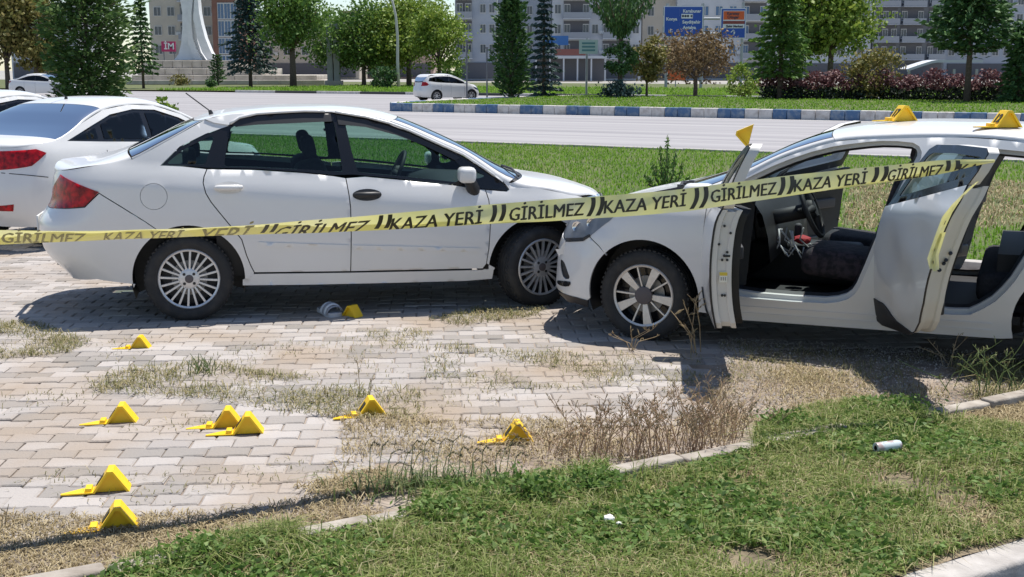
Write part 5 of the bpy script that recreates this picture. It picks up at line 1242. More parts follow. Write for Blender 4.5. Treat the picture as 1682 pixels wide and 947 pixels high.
# ================================================================== OTHER CARS
def plain_car(label, o, psi, L, kind, group, name='sedan_car', wheels='seven', detail=True, hw=.84, far=True):
    """closed car from local outlines; x=0 rear axle, nose at +x"""
    root = empty(name, label, 'car', (o[0], o[1], 0), psi, group)
    k = L/4.37; xt0, xn0 = -.92*k, 3.42*k; wb = 2.57*k
    zb = lambda x: 1.02-.05*(min(max(x, -.7), 2.4))
    c = Car(root, o, psi, hw, zb, [(-.90, .10), (-.75, .05), (-.58, .018), (-.40, .0), (-.24, 0.006), (-.12, .016), (-.05, .03), (0, .055)], (.28, .36),
            [(.15, xt0+.12), (.35, xt0+.02), (.55, xt0-.01), (.75, xt0+.02), (.95, xt0+.05), (1.2, xt0+.10)], [(.15, xn0-.08), (.35, xn0), (.55, xn0), (.75, xn0-.12), (1.0, xn0-.4)], Lt=.5, Ln=.6, nt=2.8, nn=2.3)
    if kind == 'sedan': E = [(xt0+.06, 1.0), (-.6*k, 1.04), (-.35*k, 1.07), (.05*k, 1.22), (.45*k, 1.35), (.85*k, 1.39), (1.25*k, 1.375), (1.65*k, 1.27), (2.05*k, 1.09), (2.35*k, .93), (2.8*k, .86), (3.2*k, .74), (xn0-.06, .64)]; rw = (-.35*k, .42*k); ws = (1.35*k, 2.33*k)
    else: E = [(xt0+.10, 1.05), (xt0+.2, 1.2), (-.52*k, 1.36), (.0, 1.40), (.6*k, 1.42), (1.1*k, 1.40), (1.5*k, 1.31), (2.0*k, 1.11), (2.4*k, .95), (2.8*k, .88), (3.2*k, .76), (xn0-.06, .66)]; rw = (xt0+.14, -.55*k); ws = (1.25*k, 2.36*k)
    ef = spline(*zip(*E)); c.Ef = ef; c.E = lambda x: float(ef(x)); c.zc = lambda x: c.E(x)+(.085 if E[3][0] < x < ws[1] else .05)
    fr = lambda a: math.sin(a)
    if kind == 'sedan': c.top('trunk_lid', E[0][0], lambda a: rw[0]-.05*fr(a), nx=8)
    c.top('rear_window', lambda a: rw[0]-.05*fr(a), lambda a: rw[1]-.07*fr(a), .2, PI-.2, glass_dark, nx=8, off=-.003)
    for a0, a1 in ((0, .2), (PI-.2, PI)): c.top('rear_pillar', lambda a: rw[0]-.05*fr(a), lambda a: rw[1]-.07*fr(a), a0, a1, paint, nx=8, na=4, flange=0, gap=-.003)
    c.top('roof', lambda a: rw[1]-.07*fr(a), lambda a: ws[0]+.1*fr(a), nx=16)
    c.top('windscreen', lambda a: ws[0]+.1*fr(a), lambda a: ws[1]+.12*fr(a), .28, PI-.28, glass_dark, nx=10, off=-.003)
    for a0, a1 in ((0, .28), (PI-.28, PI)): c.top('front_pillar', lambda a: ws[0]+.1*fr(a), lambda a: ws[1]+.12*fr(a), a0, a1, paint, nx=10, na=4, flange=0, gap=-.003)
    c.top('hood', lambda a: ws[1]+.12*fr(a), E[-1][0], nx=14)
    Ra = .36; aR = arc(0, .30, Ra, 196, -16, 20)[::1]; aF = arc(wb, .30, Ra, 196, -16, 20)
    out = [(xt0+.10, .24), (aR[0][0], .22)]+aR+[(aR[-1][0], .21), (aF[0][0], .21)]+aF+[(aF[-1][0], .22), (xn0-.1, .22), ]+[(c.xn(q), q) for q in np.linspace(.28, E[-1][1]-.015, 12)]+E[::-1]+[(c.xt(q), q) for q in np.linspace(E[0][1]-.02, .28, 22)]
    if kind == 'sedan': dlo = [(-.22*k, 1.06), (.20*k, 1.20), (.52*k, 1.30), (.9*k, 1.345), (1.25*k, 1.33), (1.6*k, 1.235), (1.95*k, 1.09), (2.22*k, .955), (1.7*k, .965), (1.0*k, .995), (.3*k, 1.03)]; div = (.28*k, 1.02*k)
    else: dlo = [(-.55*k, 1.10), (-.45*k, 1.28), (.0, 1.345), (.6*k, 1.365), (1.1*k, 1.345), (1.5*k, 1.25), (1.95*k, 1.09), (2.25*k, .95), (1.6*k, .97), (.8*k, 1.0), (.0, 1.04)]; div = (-.02*k, .98*k)
    c.side('body_side', clean(out), [clean(dlo)], paint, gap=0, sp=.07, flange=.03)
    c.side('window_trim', dlo, mat=black_gloss, off=-.012, gap=0, flange=0, sp=.1)
    bnd = [min(p[0] for p in dlo)-.1, div[0], div[1], max(p[0] for p in dlo)+.1]
    d_ = shrink(dlo, .035)
    for i in range(3):                                        # panes between the pillars
        a, b = bnd[i]+.03, bnd[i+1]-.03; q = []
        dd = dens(d_, .02)
        q = [p for p in dd if a <= p[0] <= b]
        if len(q) > 5: c.side('side_window', q, mat=glass_dark, off=-.006, gap=0, flange=0, sp=.1)
    lt = [(c.xt(.86)+.03, .80), (c.xt(.98)+.03, .98), (xt0+.28, 1.0), (xt0+.36, .96), (xt0+.22, .84)] if kind == 'sedan' else [(c.xt(.84)+.02, .84), (c.xt(1.05)+.03, 1.06), (xt0+.22, 1.06), (xt0+.30, .92), (xt0+.22, .86)]
    c.side('tail_light', lt, mat=red_lens, off=.006, gap=0, sp=.03, flange=.02)
    c.side('headlight', [(xn0-.10, .60), (xn0-.22, .70), (xn0-.62, .80), (xn0-.5, .68), (xn0-.2, .56)], mat=glass_dark, off=.005, gap=0, sp=.04, flange=.02)
    for x0, x1 in ((.30*k, 1.02*k), (1.04*k, 1.98*k)):
        z1 = c.zb((x0+x1)/2)-.14; c.side('door_handle', [(x0+.08, z1), (x0+.26, z1-.008), (x0+.26, z1-.035), (x0+.08, z1-.03)], mat=paint, off=.022, gap=0, flange=.02, sp=.1)
    for x0 in (.30*k, 1.03*k, 2.02*k):
        c.side('door_gap', [(x0-.004, .30), (x0+.004, .30), (x0+.004, c.zb(x0)-.06), (x0-.004, c.zb(x0)-.06)], mat=black, off=.0015, gap=0, flange=0, sp=.2)
    for sd in (1, -1):
        m_ = rbox('door_mirror', (2.05*k, -sd*(hw+.07), .98), (.12, .18, .12), paint, root, .04)
    liner(c, 0, Ra); liner(c, wb, Ra)
    for x in (0, wb):
        wheel(root, x, -.72, .30, .20, wheels, z=.298); wheel(root, x, .72, .30, .20, wheels, 0, True, z=.298)
    mb = MB(); mb.box((1.25*k, 0, .32), (2.9*k, 1.2, .08)); mb.box((1.0*k, 0, .75), (1.6*k, 1.3, .4)); mb.build('floor_pan', cabin, root)
    return c, root
GC = 'cars parked on the paved yard'
# silver-white sedan at the left edge, seen from behind
ps = math.radians(61); PT = AT(36, 300, 11.6)
cn, sn = math.cos(ps), math.sin(ps); lx, ly = -.72, -.80
c3, r3 = plain_car('white sedan with dark windows at the left edge, seen from behind, beyond the spoke-wheeled sedan', (PT.x-(cn*lx-sn*ly), 11.75-(sn*lx+cn*ly)), ps, 4.0, 'sedan', GC, wheels='seven')
P = c3.S(.50, PI/2); mb = MB(); mb.tube([P, P+Vector((0, 0, .03))], [.02, .012], 8); mb.tube([P+Vector((0, 0, .02)), P+Vector((-.18, .03, .16))], .006, 6); mb.build('aerial', black, r3)
c3.side('reflector', [(c3.xt(.42)+.022, .40), (c3.xt(.42)+.09, .40), (c3.xt(.42)+.085, .47), (c3.xt(.42)+.022, .45)], mat=red_lens, off=.006, gap=0, sp=.02, flange=.01)
c3.side('bumper_gap', [(c3.xt(.76)+.01, .775), (-.50, .72), (-.50, .728), (c3.xt(.76)+.01, .783)], mat=black, off=.004, gap=0, flange=0, sp=.05)
rbox('number_plate', (c3.xt(.72)-.005, 0, .78), (.012, .5, .11), M('plate_white', (.75, .75, .73), .5), r3, .003)
PT = AT(-92, 300, 17.0)
plain_car('white car of which only the roof edge shows at the far left', (PT.x, 17.0), math.radians(61), 4.0, 'sedan', GC)
g = G(0, 157.5); plain_car('white sedan on the far carriageway at the left, partly hidden by the conifer', (G(52, 157).x, g.y), math.radians(-4), 4.4, 'sedan', 'cars on the far carriageway')
g = G(706, 166); plain_car('small white hatchback driving away behind the painted median', (g.x, g.y), math.radians(33), 3.75, 'hatch', 'cars on the far carriageway', name='hatchback_car')
# ================================================================== MARKERS, TAPE, LITTER
def marker_mesh(root, num=None):
    """folded plastic evidence marker: two slopes, recessed gable, ground flap"""
    w_, h_, dp = .165, .100, .105
    mb = MB(); t = .014
    top = .026
    sec = [(-w_/2, 0), (-top/2, h_), (top/2, h_), (w_/2, 0)]; ins = [(-w_/2+.012, 0), (-top/2+.004, h_-t), (top/2-.004, h_-t), (w_/2-.012, 0)]
    for i in range(3):
        a, b, c_, d = sec[i], sec[i+1], ins[i+1], ins[i]; q = [a, b, c_, d]
        vs = [(x, -dp/2, z) for x, z in q]+[(x, dp/2, z) for x, z in q]
        mb.add(vs, [(0, 3, 2, 1), (4, 5, 6, 7), (0, 1, 5, 4), (2, 3, 7, 6), (0, 4, 7, 3), (1, 2, 6, 5)])
    for y in (-dp/2+.022, dp/2-.022): mb.add([(x, y, z) for x, z in ins], [(0, 1, 2, 3)])
    o = mb.build('tent', yellow, root)
    fl = MB(); fl.prism([(-w_/2+.004, -dp*.5), (-w_/2+.004, dp*.30), (-w_/2-.05, dp*.16), (-w_/2-.135, -dp*.36), (-w_/2-.135, -dp*.5)], .001, .007); fl.build('flap', yellow, root)
    bb = MB(); bb.box((-w_/2-.016, -.012, .014), (.030, dp*.6, .022)); bb.build('rib', yellow, root, bevel=.004)
    mid = ((sec[0][0]+sec[1][0])/2, (sec[0][1]+sec[1][1])/2); an = math.atan2(sec[1][1]-sec[0][1], sec[1][0]-sec[0][0])
    if num: n_ = text_obj('number', num, .080, ink, root, (mid[0]-.0022, 0, mid[1]+.0022), (0, 0, 0), .0006, .0030); n_.rotation_euler = Matrix(((0, math.cos(an), -math.sin(an)), (-1, 0, 0), (0, math.sin(an), math.cos(an)))).to_euler()
    else:
        R = Matrix.Rotation(-an, 3, 'Y'); sl_ = MB(); sl_.box((mid[0]-.0012, .0, mid[1]+.0012), (.055, .05, .003), M=R); sl_.build('slot', ink, root)
    return root
MG = 'yellow numbered evidence markers'
def marker(px, py, lab, rz=14, Y=None, num=None, sc=1.0):
    P = G(px, py) if Y is None else AT(px, py, Y); r = empty('evidence_marker', lab, 'evidence marker', P, math.radians(rz), MG); r.scale = (sc*.93,)*3; return marker_mesh(r, num)
marker(195, 864, 'yellow tent marker at the lower left, nearest the lawn', 15)
marker(184, 803, 'yellow tent marker second up from the lower left corner', 12)
marker(201, 692, 'single yellow tent marker on the paving at the left, below the dry grass patch', 10)
marker(375, 699, 'rear one of the two touching yellow tent markers', 8)
marker(408, 709, 'front one of the two touching yellow tent markers', 9)
marker(610, 681, 'yellow tent marker half sunk in dry grass in the middle of the yard', 14)
marker(850, 722, 'yellow tent marker at the edge of the brown dried weeds', 5, sc=.98)
marker(231, 571, 'yellow tent marker just in front of the spoked-wheel sedan, below its rear wheel', 4, sc=.85)
marker(579, 519, 'yellow tent marker in shade beside the striped sandal', -35, num='17', sc=.88)
for px, py, lab, num in ((1483, 199, 'left one of the two yellow markers on the hatchback roof', '17'), (1652, 209, 'right one of the two yellow markers on the hatchback roof', '12')):
    best = None
    for x in np.linspace(1.0, 2.6, 60):
        for a in np.linspace(.25, 1.8, 50):
            q = HATCH.pr(HATCH.S(x, a)); d = (q[0]-px)**2+(q[1]-py)**2
            if best is None or d < best[0]-1e-9: best = (d, x, a)
    P = HATCH.world(HATCH.S(best[1], best[2])); r = empty('evidence_marker', lab, 'evidence marker', P, math.radians(4), MG); r.scale = (1.0,)*3; marker_mesh(r, num)
r = empty('evidence_marker', 'yellow marker tilted on top of the open front door frame', 'evidence marker', AT(1233, 223, 7.2), 0, MG); r.scale = (.85,)*3; r.rotation_euler = (0, math.radians(-78), math.radians(-14)); marker_mesh(r)
for ch in list(r.children):
    if ch.name.split('.')[0] in ('flap', 'rib', 'slot'): bpy.data.objects.remove(ch)
# ---------------------------------------------------------------- barrier tape
tape_y = Mtint('tape_yellow', [(0, (.82, .78, .33)), (1, (.82, .78, .33))], .35, .30, spec=.5, patch=((.78, .75, .44), 9, .45, .7), bump=.25, bscale=14); tape_ink = M('tape_ink', (.035, .032, .02), .5); tape_back = M('tape_ink_faint', (.34, .31, .16), .6)
TP = [(-80, 392, 4.42, 30, .6), (0, 389.5, 4.47, 29, .6), (100, 388, 4.55, 23, .8), (200, 385.5, 4.63, 20, .9), (300, 382, 4.72, 19, .9), (400, 377.5, 4.82, 20, .9), (500, 372.5, 4.94, 26, .7), (600, 366.5, 5.06, 29, .5), (700, 359, 5.16, 31, .2), (800, 352, 5.25, 33, 0), (900, 345.5, 5.34, 36, 0), (1000, 338.5, 5.43, 37, 0), (1100, 331, 5.53, 38, 0), (1200, 318, 5.64, 37, 0), (1300, 304, 5.75, 34, .0), (1400, 292, 5.87, 31, .05), (1500, 280, 5.99, 27, .15), (1560, 272, 6.03, 21, .05), (1600, 267, 6.08, 11, .1), (1632, 264, 6.12, 5, .1)]
tpx = [t[0] for t in TP]
pc = [AT(t[0], t[1], t[2]) for t in TP]; ucum = np.concatenate([[0], np.cumsum([(pc[i+1]-pc[i]).length for i in range(len(pc)-1)])])
f_w = spline(tpx, [t[3]*(t[2]*.985)/F for t in TP]); f_tw = lambda px: float(np.interp(px, tpx, [t[4] for t in TP]))
fX, fY, fZ = spline(tpx, [p.x for p in pc]), spline(tpx, [p.y for p in pc]), spline(tpx, [p.z for p in pc])
FULL = .102
def tape_pt(px, v, lift=0.0):
    """v measured down from the top edge of the flat tape; past the fold it turns up behind"""
    vis = float(f_w(px)); c_ = Vector((fX(px), fY(px), fZ(px))); tw = f_tw(px)
    tdir = Vector((fX(px+2)-fX(px-2), fY(px+2)-fY(px-2), fZ(px+2)-fZ(px-2))).normalized(); up = (Vector((0, 0, 1))-tdir*tdir.z).normalized(); nrm = up.cross(tdir).normalized()
    if nrm.y > 0: nrm = -nrm
    s_ = .5*vis-min(v, vis); back = 0.0
    if v > vis: s_ = -.5*vis+(v-vis); back = .004
    wave = .004*math.sin(px*.021)+.003*math.sin(px*.047+v*40); cup = .006*math.cos(PI*(s_/max(vis, .01)))
    return c_+up*s_+nrm*(cup+wave-back+lift)+nrm*tw*.06*s_/.03
mb = MB(); pxs = np.linspace(-80, 1632, 260)
mb.grid([[tape_pt(px, v) for px in pxs] for v in (0, .02, .04, .06, .08, FULL)][::-1] if False else [[tape_pt(px, float(f_w(px))*u) for px in pxs] for u in (0, .2, .4, .6, .8, 1.0)])
mb.grid([[tape_pt(px, float(f_w(px))+max(0, min(FULL-float(f_w(px)), float(f_w(px))*.9))*u+.0005) for px in pxs] for u in (0, .5, 1.0)])
tape = mb.build('barrier_tape', tape_y, None, True); tag(tape, 'yellow barrier tape with black capitals stretched across in front of both white cars', 'barrier tape', 'pieces of yellow barrier tape'); set_rnd(tape.data, [.5]*len(tape.data.vertices))
tape_dir = (pc[-1]-pc[0]).normalized()
def tape_text(txt, px0, px1, mat=tape_ink, v0=.022, hgt=.058, mirror=False, bars=False):
    cu = bpy.data.curves.new('lettering', 'FONT'); cu.body = txt; cu.size = 1; cu.offset = 0; cu.resolution_u = 2; cu.shear = .12
    t = bpy.data.objects.new('lettering', cu); COL.objects.link(t); bpy.context.view_layer.update()
    me = bpy.data.meshes.new_from_object(t.evaluated_get(bpy.context.evaluated_depsgraph_get())); bpy.data.objects.remove(t); bpy.data.curves.remove(cu)
    bm = bmesh.new(); bm.from_mesh(me); bmesh.ops.remove_doubles(bm, verts=bm.verts[:], dist=1e-5); bx = [v.co.x for v in bm.verts]
    for q in np.arange(min(bx)+.1, max(bx), .1): bmesh.ops.bisect_plane(bm, geom=bm.verts[:]+bm.edges[:]+bm.faces[:], plane_co=(q, 0, 0), plane_no=(1, 0, 0))
    for q in np.arange(-.15, 1.0, .09): bmesh.ops.bisect_plane(bm, geom=bm.verts[:]+bm.edges[:]+bm.faces[:], plane_co=(0, q, 0), plane_no=(0, 1, 0))
    xs = [v.co.x for v in bm.verts]; x0, x1 = min(xs), max(xs); cap = .70
    dead = []
    for v in bm.verts:
        u = (v.co.x-x0)/(x1-x0); u = 1-u if mirror else u; px = px0+(px1-px0)*u; vv = v0+hgt*(1-v.co.y/cap)
        vis = float(f_w(px)); over = vv > vis
        P = tape_pt(px, min(vv, vis-.0005), .0018)
        if over: dead.append(v)
        v.co = P
    ds = set(dead); bmesh.ops.delete(bm, geom=[f for f in bm.faces if all(v in ds for v in f.verts)], context='FACES')
    o = bm_obj('lettering', bm, mat, tape); k = o.copy(); k.location = tape_dir*.0042+Vector((0, -.0004, .0012)); me2 = o.data.copy(); b2 = bmesh.new(); b2.from_mesh(o.data); n0 = len(b2.verts)
    ex = bmesh.ops.duplicate(b2, geom=b2.verts[:]+b2.edges[:]+b2.faces[:])
    for v in [g_ for g_ in ex['geom'] if isinstance(g_, bmesh.types.BMVert)]: v.co += k.location
    b2.to_mesh(o.data); b2.free(); bpy.data.objects.remove(k); bpy.data.meshes.remove(me2)
def tape_bars(px):
    for d in (0, 15):
        rows = []
        for v in np.linspace(.004, .097, 10):
            sl_ = (v-.05)*-110+5*math.cos((v-.05)*28); a, b = px+d+sl_-3.6, px+d+sl_+3.6
            if v > float(f_w(px))-.002: break
            rows.append([tape_pt(a, v, .0018), tape_pt(b, v, .0018)])
        if len(rows) > 1: m_ = MB(); m_.grid(rows); m_.build('stripe_mark', tape_ink, tape)
for px in (428, 617, 806, 967, 1139, 1279, 1433, 1550): tape_bars(px)
for txt, a, b in (('GİRİLMEZ', 456, 606), ('KAZA YERİ', 640, 792), ('GİRİLMEZ', 836, 958), ('KAZA YERİ', 990, 1127), ('GİRİLMEZ', 1166, 1274), ('KAZA YERİ', 1301, 1424), ('GİRİLMEZ', 1457, 1548), ('KA', 1572, 1606)): tape_text(txt, a, b)
tape_text('GİRİLMEZ', 2, 140, tape_back, v0=.012, hgt=.044); tape_text('KAZA YERİ', 170, 300, tape_back, v0=.01, hgt=.045); tape_text('YERİ', 330, 412, tape_back, v0=.006, hgt=.07)
# loose end hanging down the rear door
mb = MB(); pts = [(1603, 300, 6.30, 12, .2), (1590, 312, 6.33, 16, .8), (1572, 330, 6.36, 19, .5), (1556, 352, 6.40, 17, -.3), (1545, 378, 6.43, 13, -.9), (1537, 400, 6.45, 17, .2), (1530, 420, 6.46, 19, .6), (1532, 440, 6.46, 12, 1.1)]
rows = []
for k, (a, b, Y, w_, tw) in enumerate(pts):
    Y -= .20; P = AT(a, b, Y); hw_ = w_*Y/F*.5; d = Vector((.86, -.1+.5*math.sin(tw*2), .5*math.cos(tw))).normalized(); rows.append([P-d*hw_, P-d*hw_*.3+Vector((0, -.012, 0)), P+d*hw_*.3+Vector((0, .008, 0)), P+d*hw_])
mb.grid(rows); rows2 = [[p+Vector((.012+.004*i, .012, -.015)) for p in r] for i, r in enumerate(rows[4:])]; mb.grid(rows2)
o = mb.build('barrier_tape', tape_y, None, True); tag(o, 'crumpled loose end of barrier tape hanging down the open rear door', 'barrier tape', 'pieces of yellow barrier tape'); set_rnd(o.data, [.5]*len(o.data.vertices))
for k in (1, 2, 3, 5, 6): 
    r0 = rows[k]; r1 = rows[k+1]; a = r0[1]*.6+r1[1]*.4; b = r0[2]*.6+r1[2]*.4; c_ = r0[2]*.35+r1[2]*.65; d = r0[1]*.35+r1[1]*.65; off = Vector((0, -.014, .002)); mesh('stripe_mark', [a+off, b+off, c_+off, d+off], [(0, 1, 2, 3)], tape_ink, o)
# ---------------------------------------------------------------- sandal, can, litter, things in the hatchback
g = G(541, 515); root = empty('sandal', 'grey and white striped slip-on sandal lying in the shade of the sedan', 'sandal', g, math.radians(-62)); root.scale = (1.15, 1.35, 1.2)
sol = [(-.12, -.035), (-.09, -.044), (0, -.04), (.08, -.048), (.125, -.035), (.14, 0), (.125, .035), (.08, .046), (0, .036), (-.09, .04), (-.12, .032), (-.132, 0)]
mb = MB(); mb.prism(chaikin(sol, 1), 0, .026); mb.build('sole', M('sole_grey', (.45, .45, .46), .8), root)
for x, r_, m in ((.0, .058, 'a'), (.035, .062, 'b'), (.07, .06, 'a'), (.102, .052, 'b')):
    pts = [(x+.006*math.cos(t), .047*math.cos(t), .012+r_*math.sin(t)) for t in np.linspace(0, PI, 12)]; mb = MB(); mb.grid([[(p[0]-.017, p[1], p[2]) for p in pts], [(p[0], p[1]*1.04, p[2]+.006) for p in pts], [(p[0]+.015, p[1], p[2]-.002) for p in pts]]); mb.build('strap', M('strap_white', (.70, .70, .70), .8) if m == 'a' else M('strap_grey', (.30, .30, .32), .8), root, True)
g = G(1457, 757); root = empty('drink_can', 'open white tube-like can lying on the lawn at the right', 'can', (g.x, g.y, .07), math.radians(28)); root.scale = (.85, .70, .70)
T = Matrix.Rotation(PI/2, 4, 'Y'); T = Matrix.Rotation(math.radians(-8), 4, 'Z') @ T
mb = MB(); mb.lathe([(.016, -.080), (.034, -.080), (.035, -.076), (.035, .06), (.030, .078), (.0, .078)], 24, T); autosmooth(mb.build('can_body', M('can_white', (.52, .58, .60), .35, col2=(.40, .30, .29), vscale=26, lo=.52, hi=.62), root), 40)
mb = MB(); mb.lathe([(.016, -.0805), (.015, -.05), (0, -.05)], 16, T); mb.build('opening', black, root)
def crumple(name, label, cat, P, r, mat, seed, flat=.6, group=None):
    bm = bmesh.new(); bmesh.ops.create_icosphere(bm, subdivisions=2, radius=r)
    for v in bm.verts: q = v.co.copy(); v.co *= .75+.5*abs(noise.noise(q*(2.2/r)+Vector((seed, 0, 0)))); v.co.z *= flat
    o = bm_obj(name, bm, mat); o.location = P; return tag(o, label, cat, group)
wp = M('paper_white', (.75, .74, .70), .8)
g = G(1000, 875); crumple('paper_scrap', 'crumpled white paper scrap on the lawn left of the can', 'litter', (g.x, g.y, .06), .026, wp, 3)
g = G(1012, 880); crumple('paper_scrap', 'tiny torn white bit touching the larger crumpled paper scrap', 'litter', (g.x+.01, g.y-.01, .055), .014, wp, 9)
for px, py, lab in ((1222, 745, 'pale stone fragment in the grass by the kerb stone'), (1510, 742, 'small pale stone right of the can')):
    g = G(px, py); crumple('stone_chip', lab, 'stone', (g.x, g.y, .04), .018, M('chip_stone', (.34, .31, .29), .9), px, group='pale stones on the lawn')
def hl(x, y, z): return HATCH.world((x, y, z))
o = crumple('red_cloth', 'small red cloth on the floor of the hatchback beneath the steering wheel', 'cloth', hl(.92, -.18, .64), .07, M('cloth_red', (.30, .015, .02), .8), 5, .5)
crumple('plastic_bag', 'pale blue-white crumpled bag on the rear seat of the hatchback', 'bag', hl(2.44, .18, .66), .13, M('bag_blue', (.45, .52, .66), .4, col2=(.75, .77, .8), vscale=16), 8, .8)
# ---------------------------------------------------------------- grasses (stuff nobody could count)
def sample(poly, n, z=0.0):
    P = [G(*p) for p in poly]; xs = [p.x for p in P]; ys = [p.y for p in P]; q = [(p.x, p.y) for p in P]; m = int(n*2.6)+50
    x = RNG.uniform(min(xs), max(xs), m); y = RNG.uniform(min(ys), max(ys), m); ok = pin(x, y, q); x, y = x[ok][:n], y[ok][:n]
    return np.stack([x, y, np.full(len(x), z)], 1)
def nmask(B, sc, thr, off=0, soft=.12):
    k = np.array([noise.noise(Vector((b[0]*sc, b[1]*sc, off))) for b in B]); return RNG.random(len(B)) < np.clip((k-thr)/soft+.5, 0, 1)
grass_far = Mtint('grass_verge', [(0, (.10, .21, .016)), (.5, (.16, .31, .03)), (1, (.24, .38, .06))], .6, .4, patch=((.15, .26, .035), .35, .58, .80), spec=.15)
lawn_g = Mtint('grass_lawn', [(0, (.10, .15, .03)), (.4, (.18, .245, .06)), (.7, (.29, .33, .11)), (1, (.50, .45, .26))], .6, .4, spec=.2)
lawn_l = Mtint('weed_leaf', [(0, (.085, .16, .03)), (.6, (.15, .25, .055)), (1, (.27, .36, .13))], .55, .4, spec=.25)
straw = Mtint('straw', [(0, (.20, .15, .075)), (.5, (.34, .27, .15)), (1, (.48, .40, .25))], .85, .15)
straw_g = Mtint('straw_green', [(0, (.10, .12, .035)), (.5, (.22, .20, .09)), (1, (.40, .33, .18))], .8, .2)
# verge behind the cars
n = 150000; d_ = D_PARK+.2+(D_EDGE-D_PARK-.4)*RNG.random(n)**1.25; s_ = RNG.uniform(-26, 16, n); B = np.array(RN)[None]*d_[:, None]+np.array(RU)[None]*s_[:, None]
bp = proj_np = None
bare = [G(*p) for p in ((1400, 300), (1540, 292), (1682, 300), (1682, 372), (1500, 385), (1380, 372))]; inb = pin(B[:, 0], B[:, 1], [(p.x, p.y) for p in bare])
keep_ = ~(inb & (RNG.random(n) < .86)); B = B[keep_]
tag(blade_mesh('verge_grass', B, RNG.uniform(.03, .085, len(B)), RNG.uniform(.012, .022, len(B)), grass_far, .5), 'thick green grass on the strip between the yard and the road', 'grass', kind='stuff')
B = sample([(1400, 300), (1540, 292), (1682, 300), (1682, 372), (1500, 385), (1380, 372)], 5000); tag(blade_mesh('dry_verge_grass', B, RNG.uniform(.03, .08, len(B)), .014, straw, .8), 'dried brown grass patch on the strip behind the hatchback', 'grass', kind='stuff')
n = 26000; d_ = RNG.uniform(D_MED+.15, D_MEDB, n); s_ = RNG.uniform(S_TIP+1, S_TIP+46, n); B = np.array(RN)[None]*d_[:, None]+np.array(RU)[None]*s_[:, None]; B[:, 2] = .27
tag(blade_mesh('median_grass', B, RNG.uniform(.05, .12, n), RNG.uniform(.03, .05, n), grass_far, .5), 'green grass on the painted median', 'grass', kind='stuff')
n = 40000; d_ = D_FAR+.4+28*RNG.random(n)**1.4; s_ = RNG.uniform(-75, 55, n); B = np.array(RN)[None]*d_[:, None]+np.array(RU)[None]*s_[:, None]; B[:, 2] = .06
tag(blade_mesh('far_verge_grass', B, RNG.uniform(.10, .30, n), RNG.uniform(.05, .09, n), grass_far, .5), 'grass on the far side of the road', 'grass', kind='stuff')
# lawn in the foreground
LP = [(120, 985), (240, 925), (330, 912), (420, 905), (480, 906), (560, 886), (640, 868), (690, 845), (700, 812), (730, 803), (800, 806), (930, 790), (1010, 797), (1080, 789), (1150, 773), (1232, 750), (1245, 706), (1330, 676), (1420, 664), (1530, 690), (1700, 712), (1740, 880), (1600, 905), (1480, 950), (1400, 985)]
gb = [[(1500, 812), (1600, 815), (1650, 860), (1630, 885), (1560, 870)], [(1190, 785), (1250, 780), (1265, 800), (1200, 806)]]
def thin(B, p=.12):
    for q in gb:
        k = pin(B[:, 0], B[:, 1], [(G(*a).x, G(*a).y) for a in q]); B = B[~(k & (RNG.random(len(B)) > p))]
    return B
B = thin(sample(LP, 54000, .02)); B = B[nmask(B, 1.7, -.30, 1, .6)]
tag(blade_mesh('lawn_grass', B, RNG.uniform(.025, .065, len(B)), RNG.uniform(.0035, .007, len(B)), lawn_g, .8), 'rough green lawn grass in the foreground', 'grass', kind='stuff')
B = thin(sample(LP, 34000, .03), .05); B = B[nmask(B, 1.9, .0, 4, .35)]; B[:, 2] += RNG.uniform(0, .035, len(B))
tag(leaf_mesh('lawn_weeds', B, RNG.uniform(.014, .044, len(B)), lawn_l, None, np.c_[RNG.normal(size=(len(B), 2)), np.full(len(B), .35)], asp=.9), 'low leafy weeds spread through the lawn', 'ground cover', kind='stuff')
B = sample(LP, 24000, .02); B = B[nmask(B, 2.0, -.05, 11, .8)]
tag(blade_mesh('lawn_straw', B, RNG.uniform(.02, .05, len(B)), .005, straw, 1.2), 'yellowed dry blades scattered through the lawn', 'grass', kind='stuff')
for poly in ([(690, 848), (1000, 772), (1000, 800), (700, 880)], [(1240, 722), (1510, 672), (1510, 700), (1240, 760)], [(330, 918), (480, 884), (490, 905), (340, 945)]):
    B = sample(poly, 2600, .03); B[:, 2] += RNG.uniform(0, .04, len(B)); leaf_o = leaf_mesh('kerb_weeds', B, RNG.uniform(.014, .034, len(B)), lawn_l, None, np.c_[RNG.normal(size=(len(B), 2)), np.full(len(B), .5)], asp=.8); tag(leaf_o, 'low weeds growing over the sunk lawn kerb', 'ground cover', kind='stuff')
    B = sample(poly, 2200, .02); tag(blade_mesh('kerb_grass', B, RNG.uniform(.05, .11, len(B)), RNG.uniform(.003, .006, len(B)), lawn_g, .8), 'grass blades hanging over the sunk lawn kerb', 'grass', kind='stuff')
B = sample(LP, 9000, .02); B = B[nmask(B, 4.5, .22, 31, .15)]; tag(blade_mesh('lawn_tufts', B, RNG.uniform(.06, .13, len(B)), RNG.uniform(.004, .007, len(B)), lawn_g, .6), 'taller grass tufts standing in the lawn', 'grass', kind='stuff')
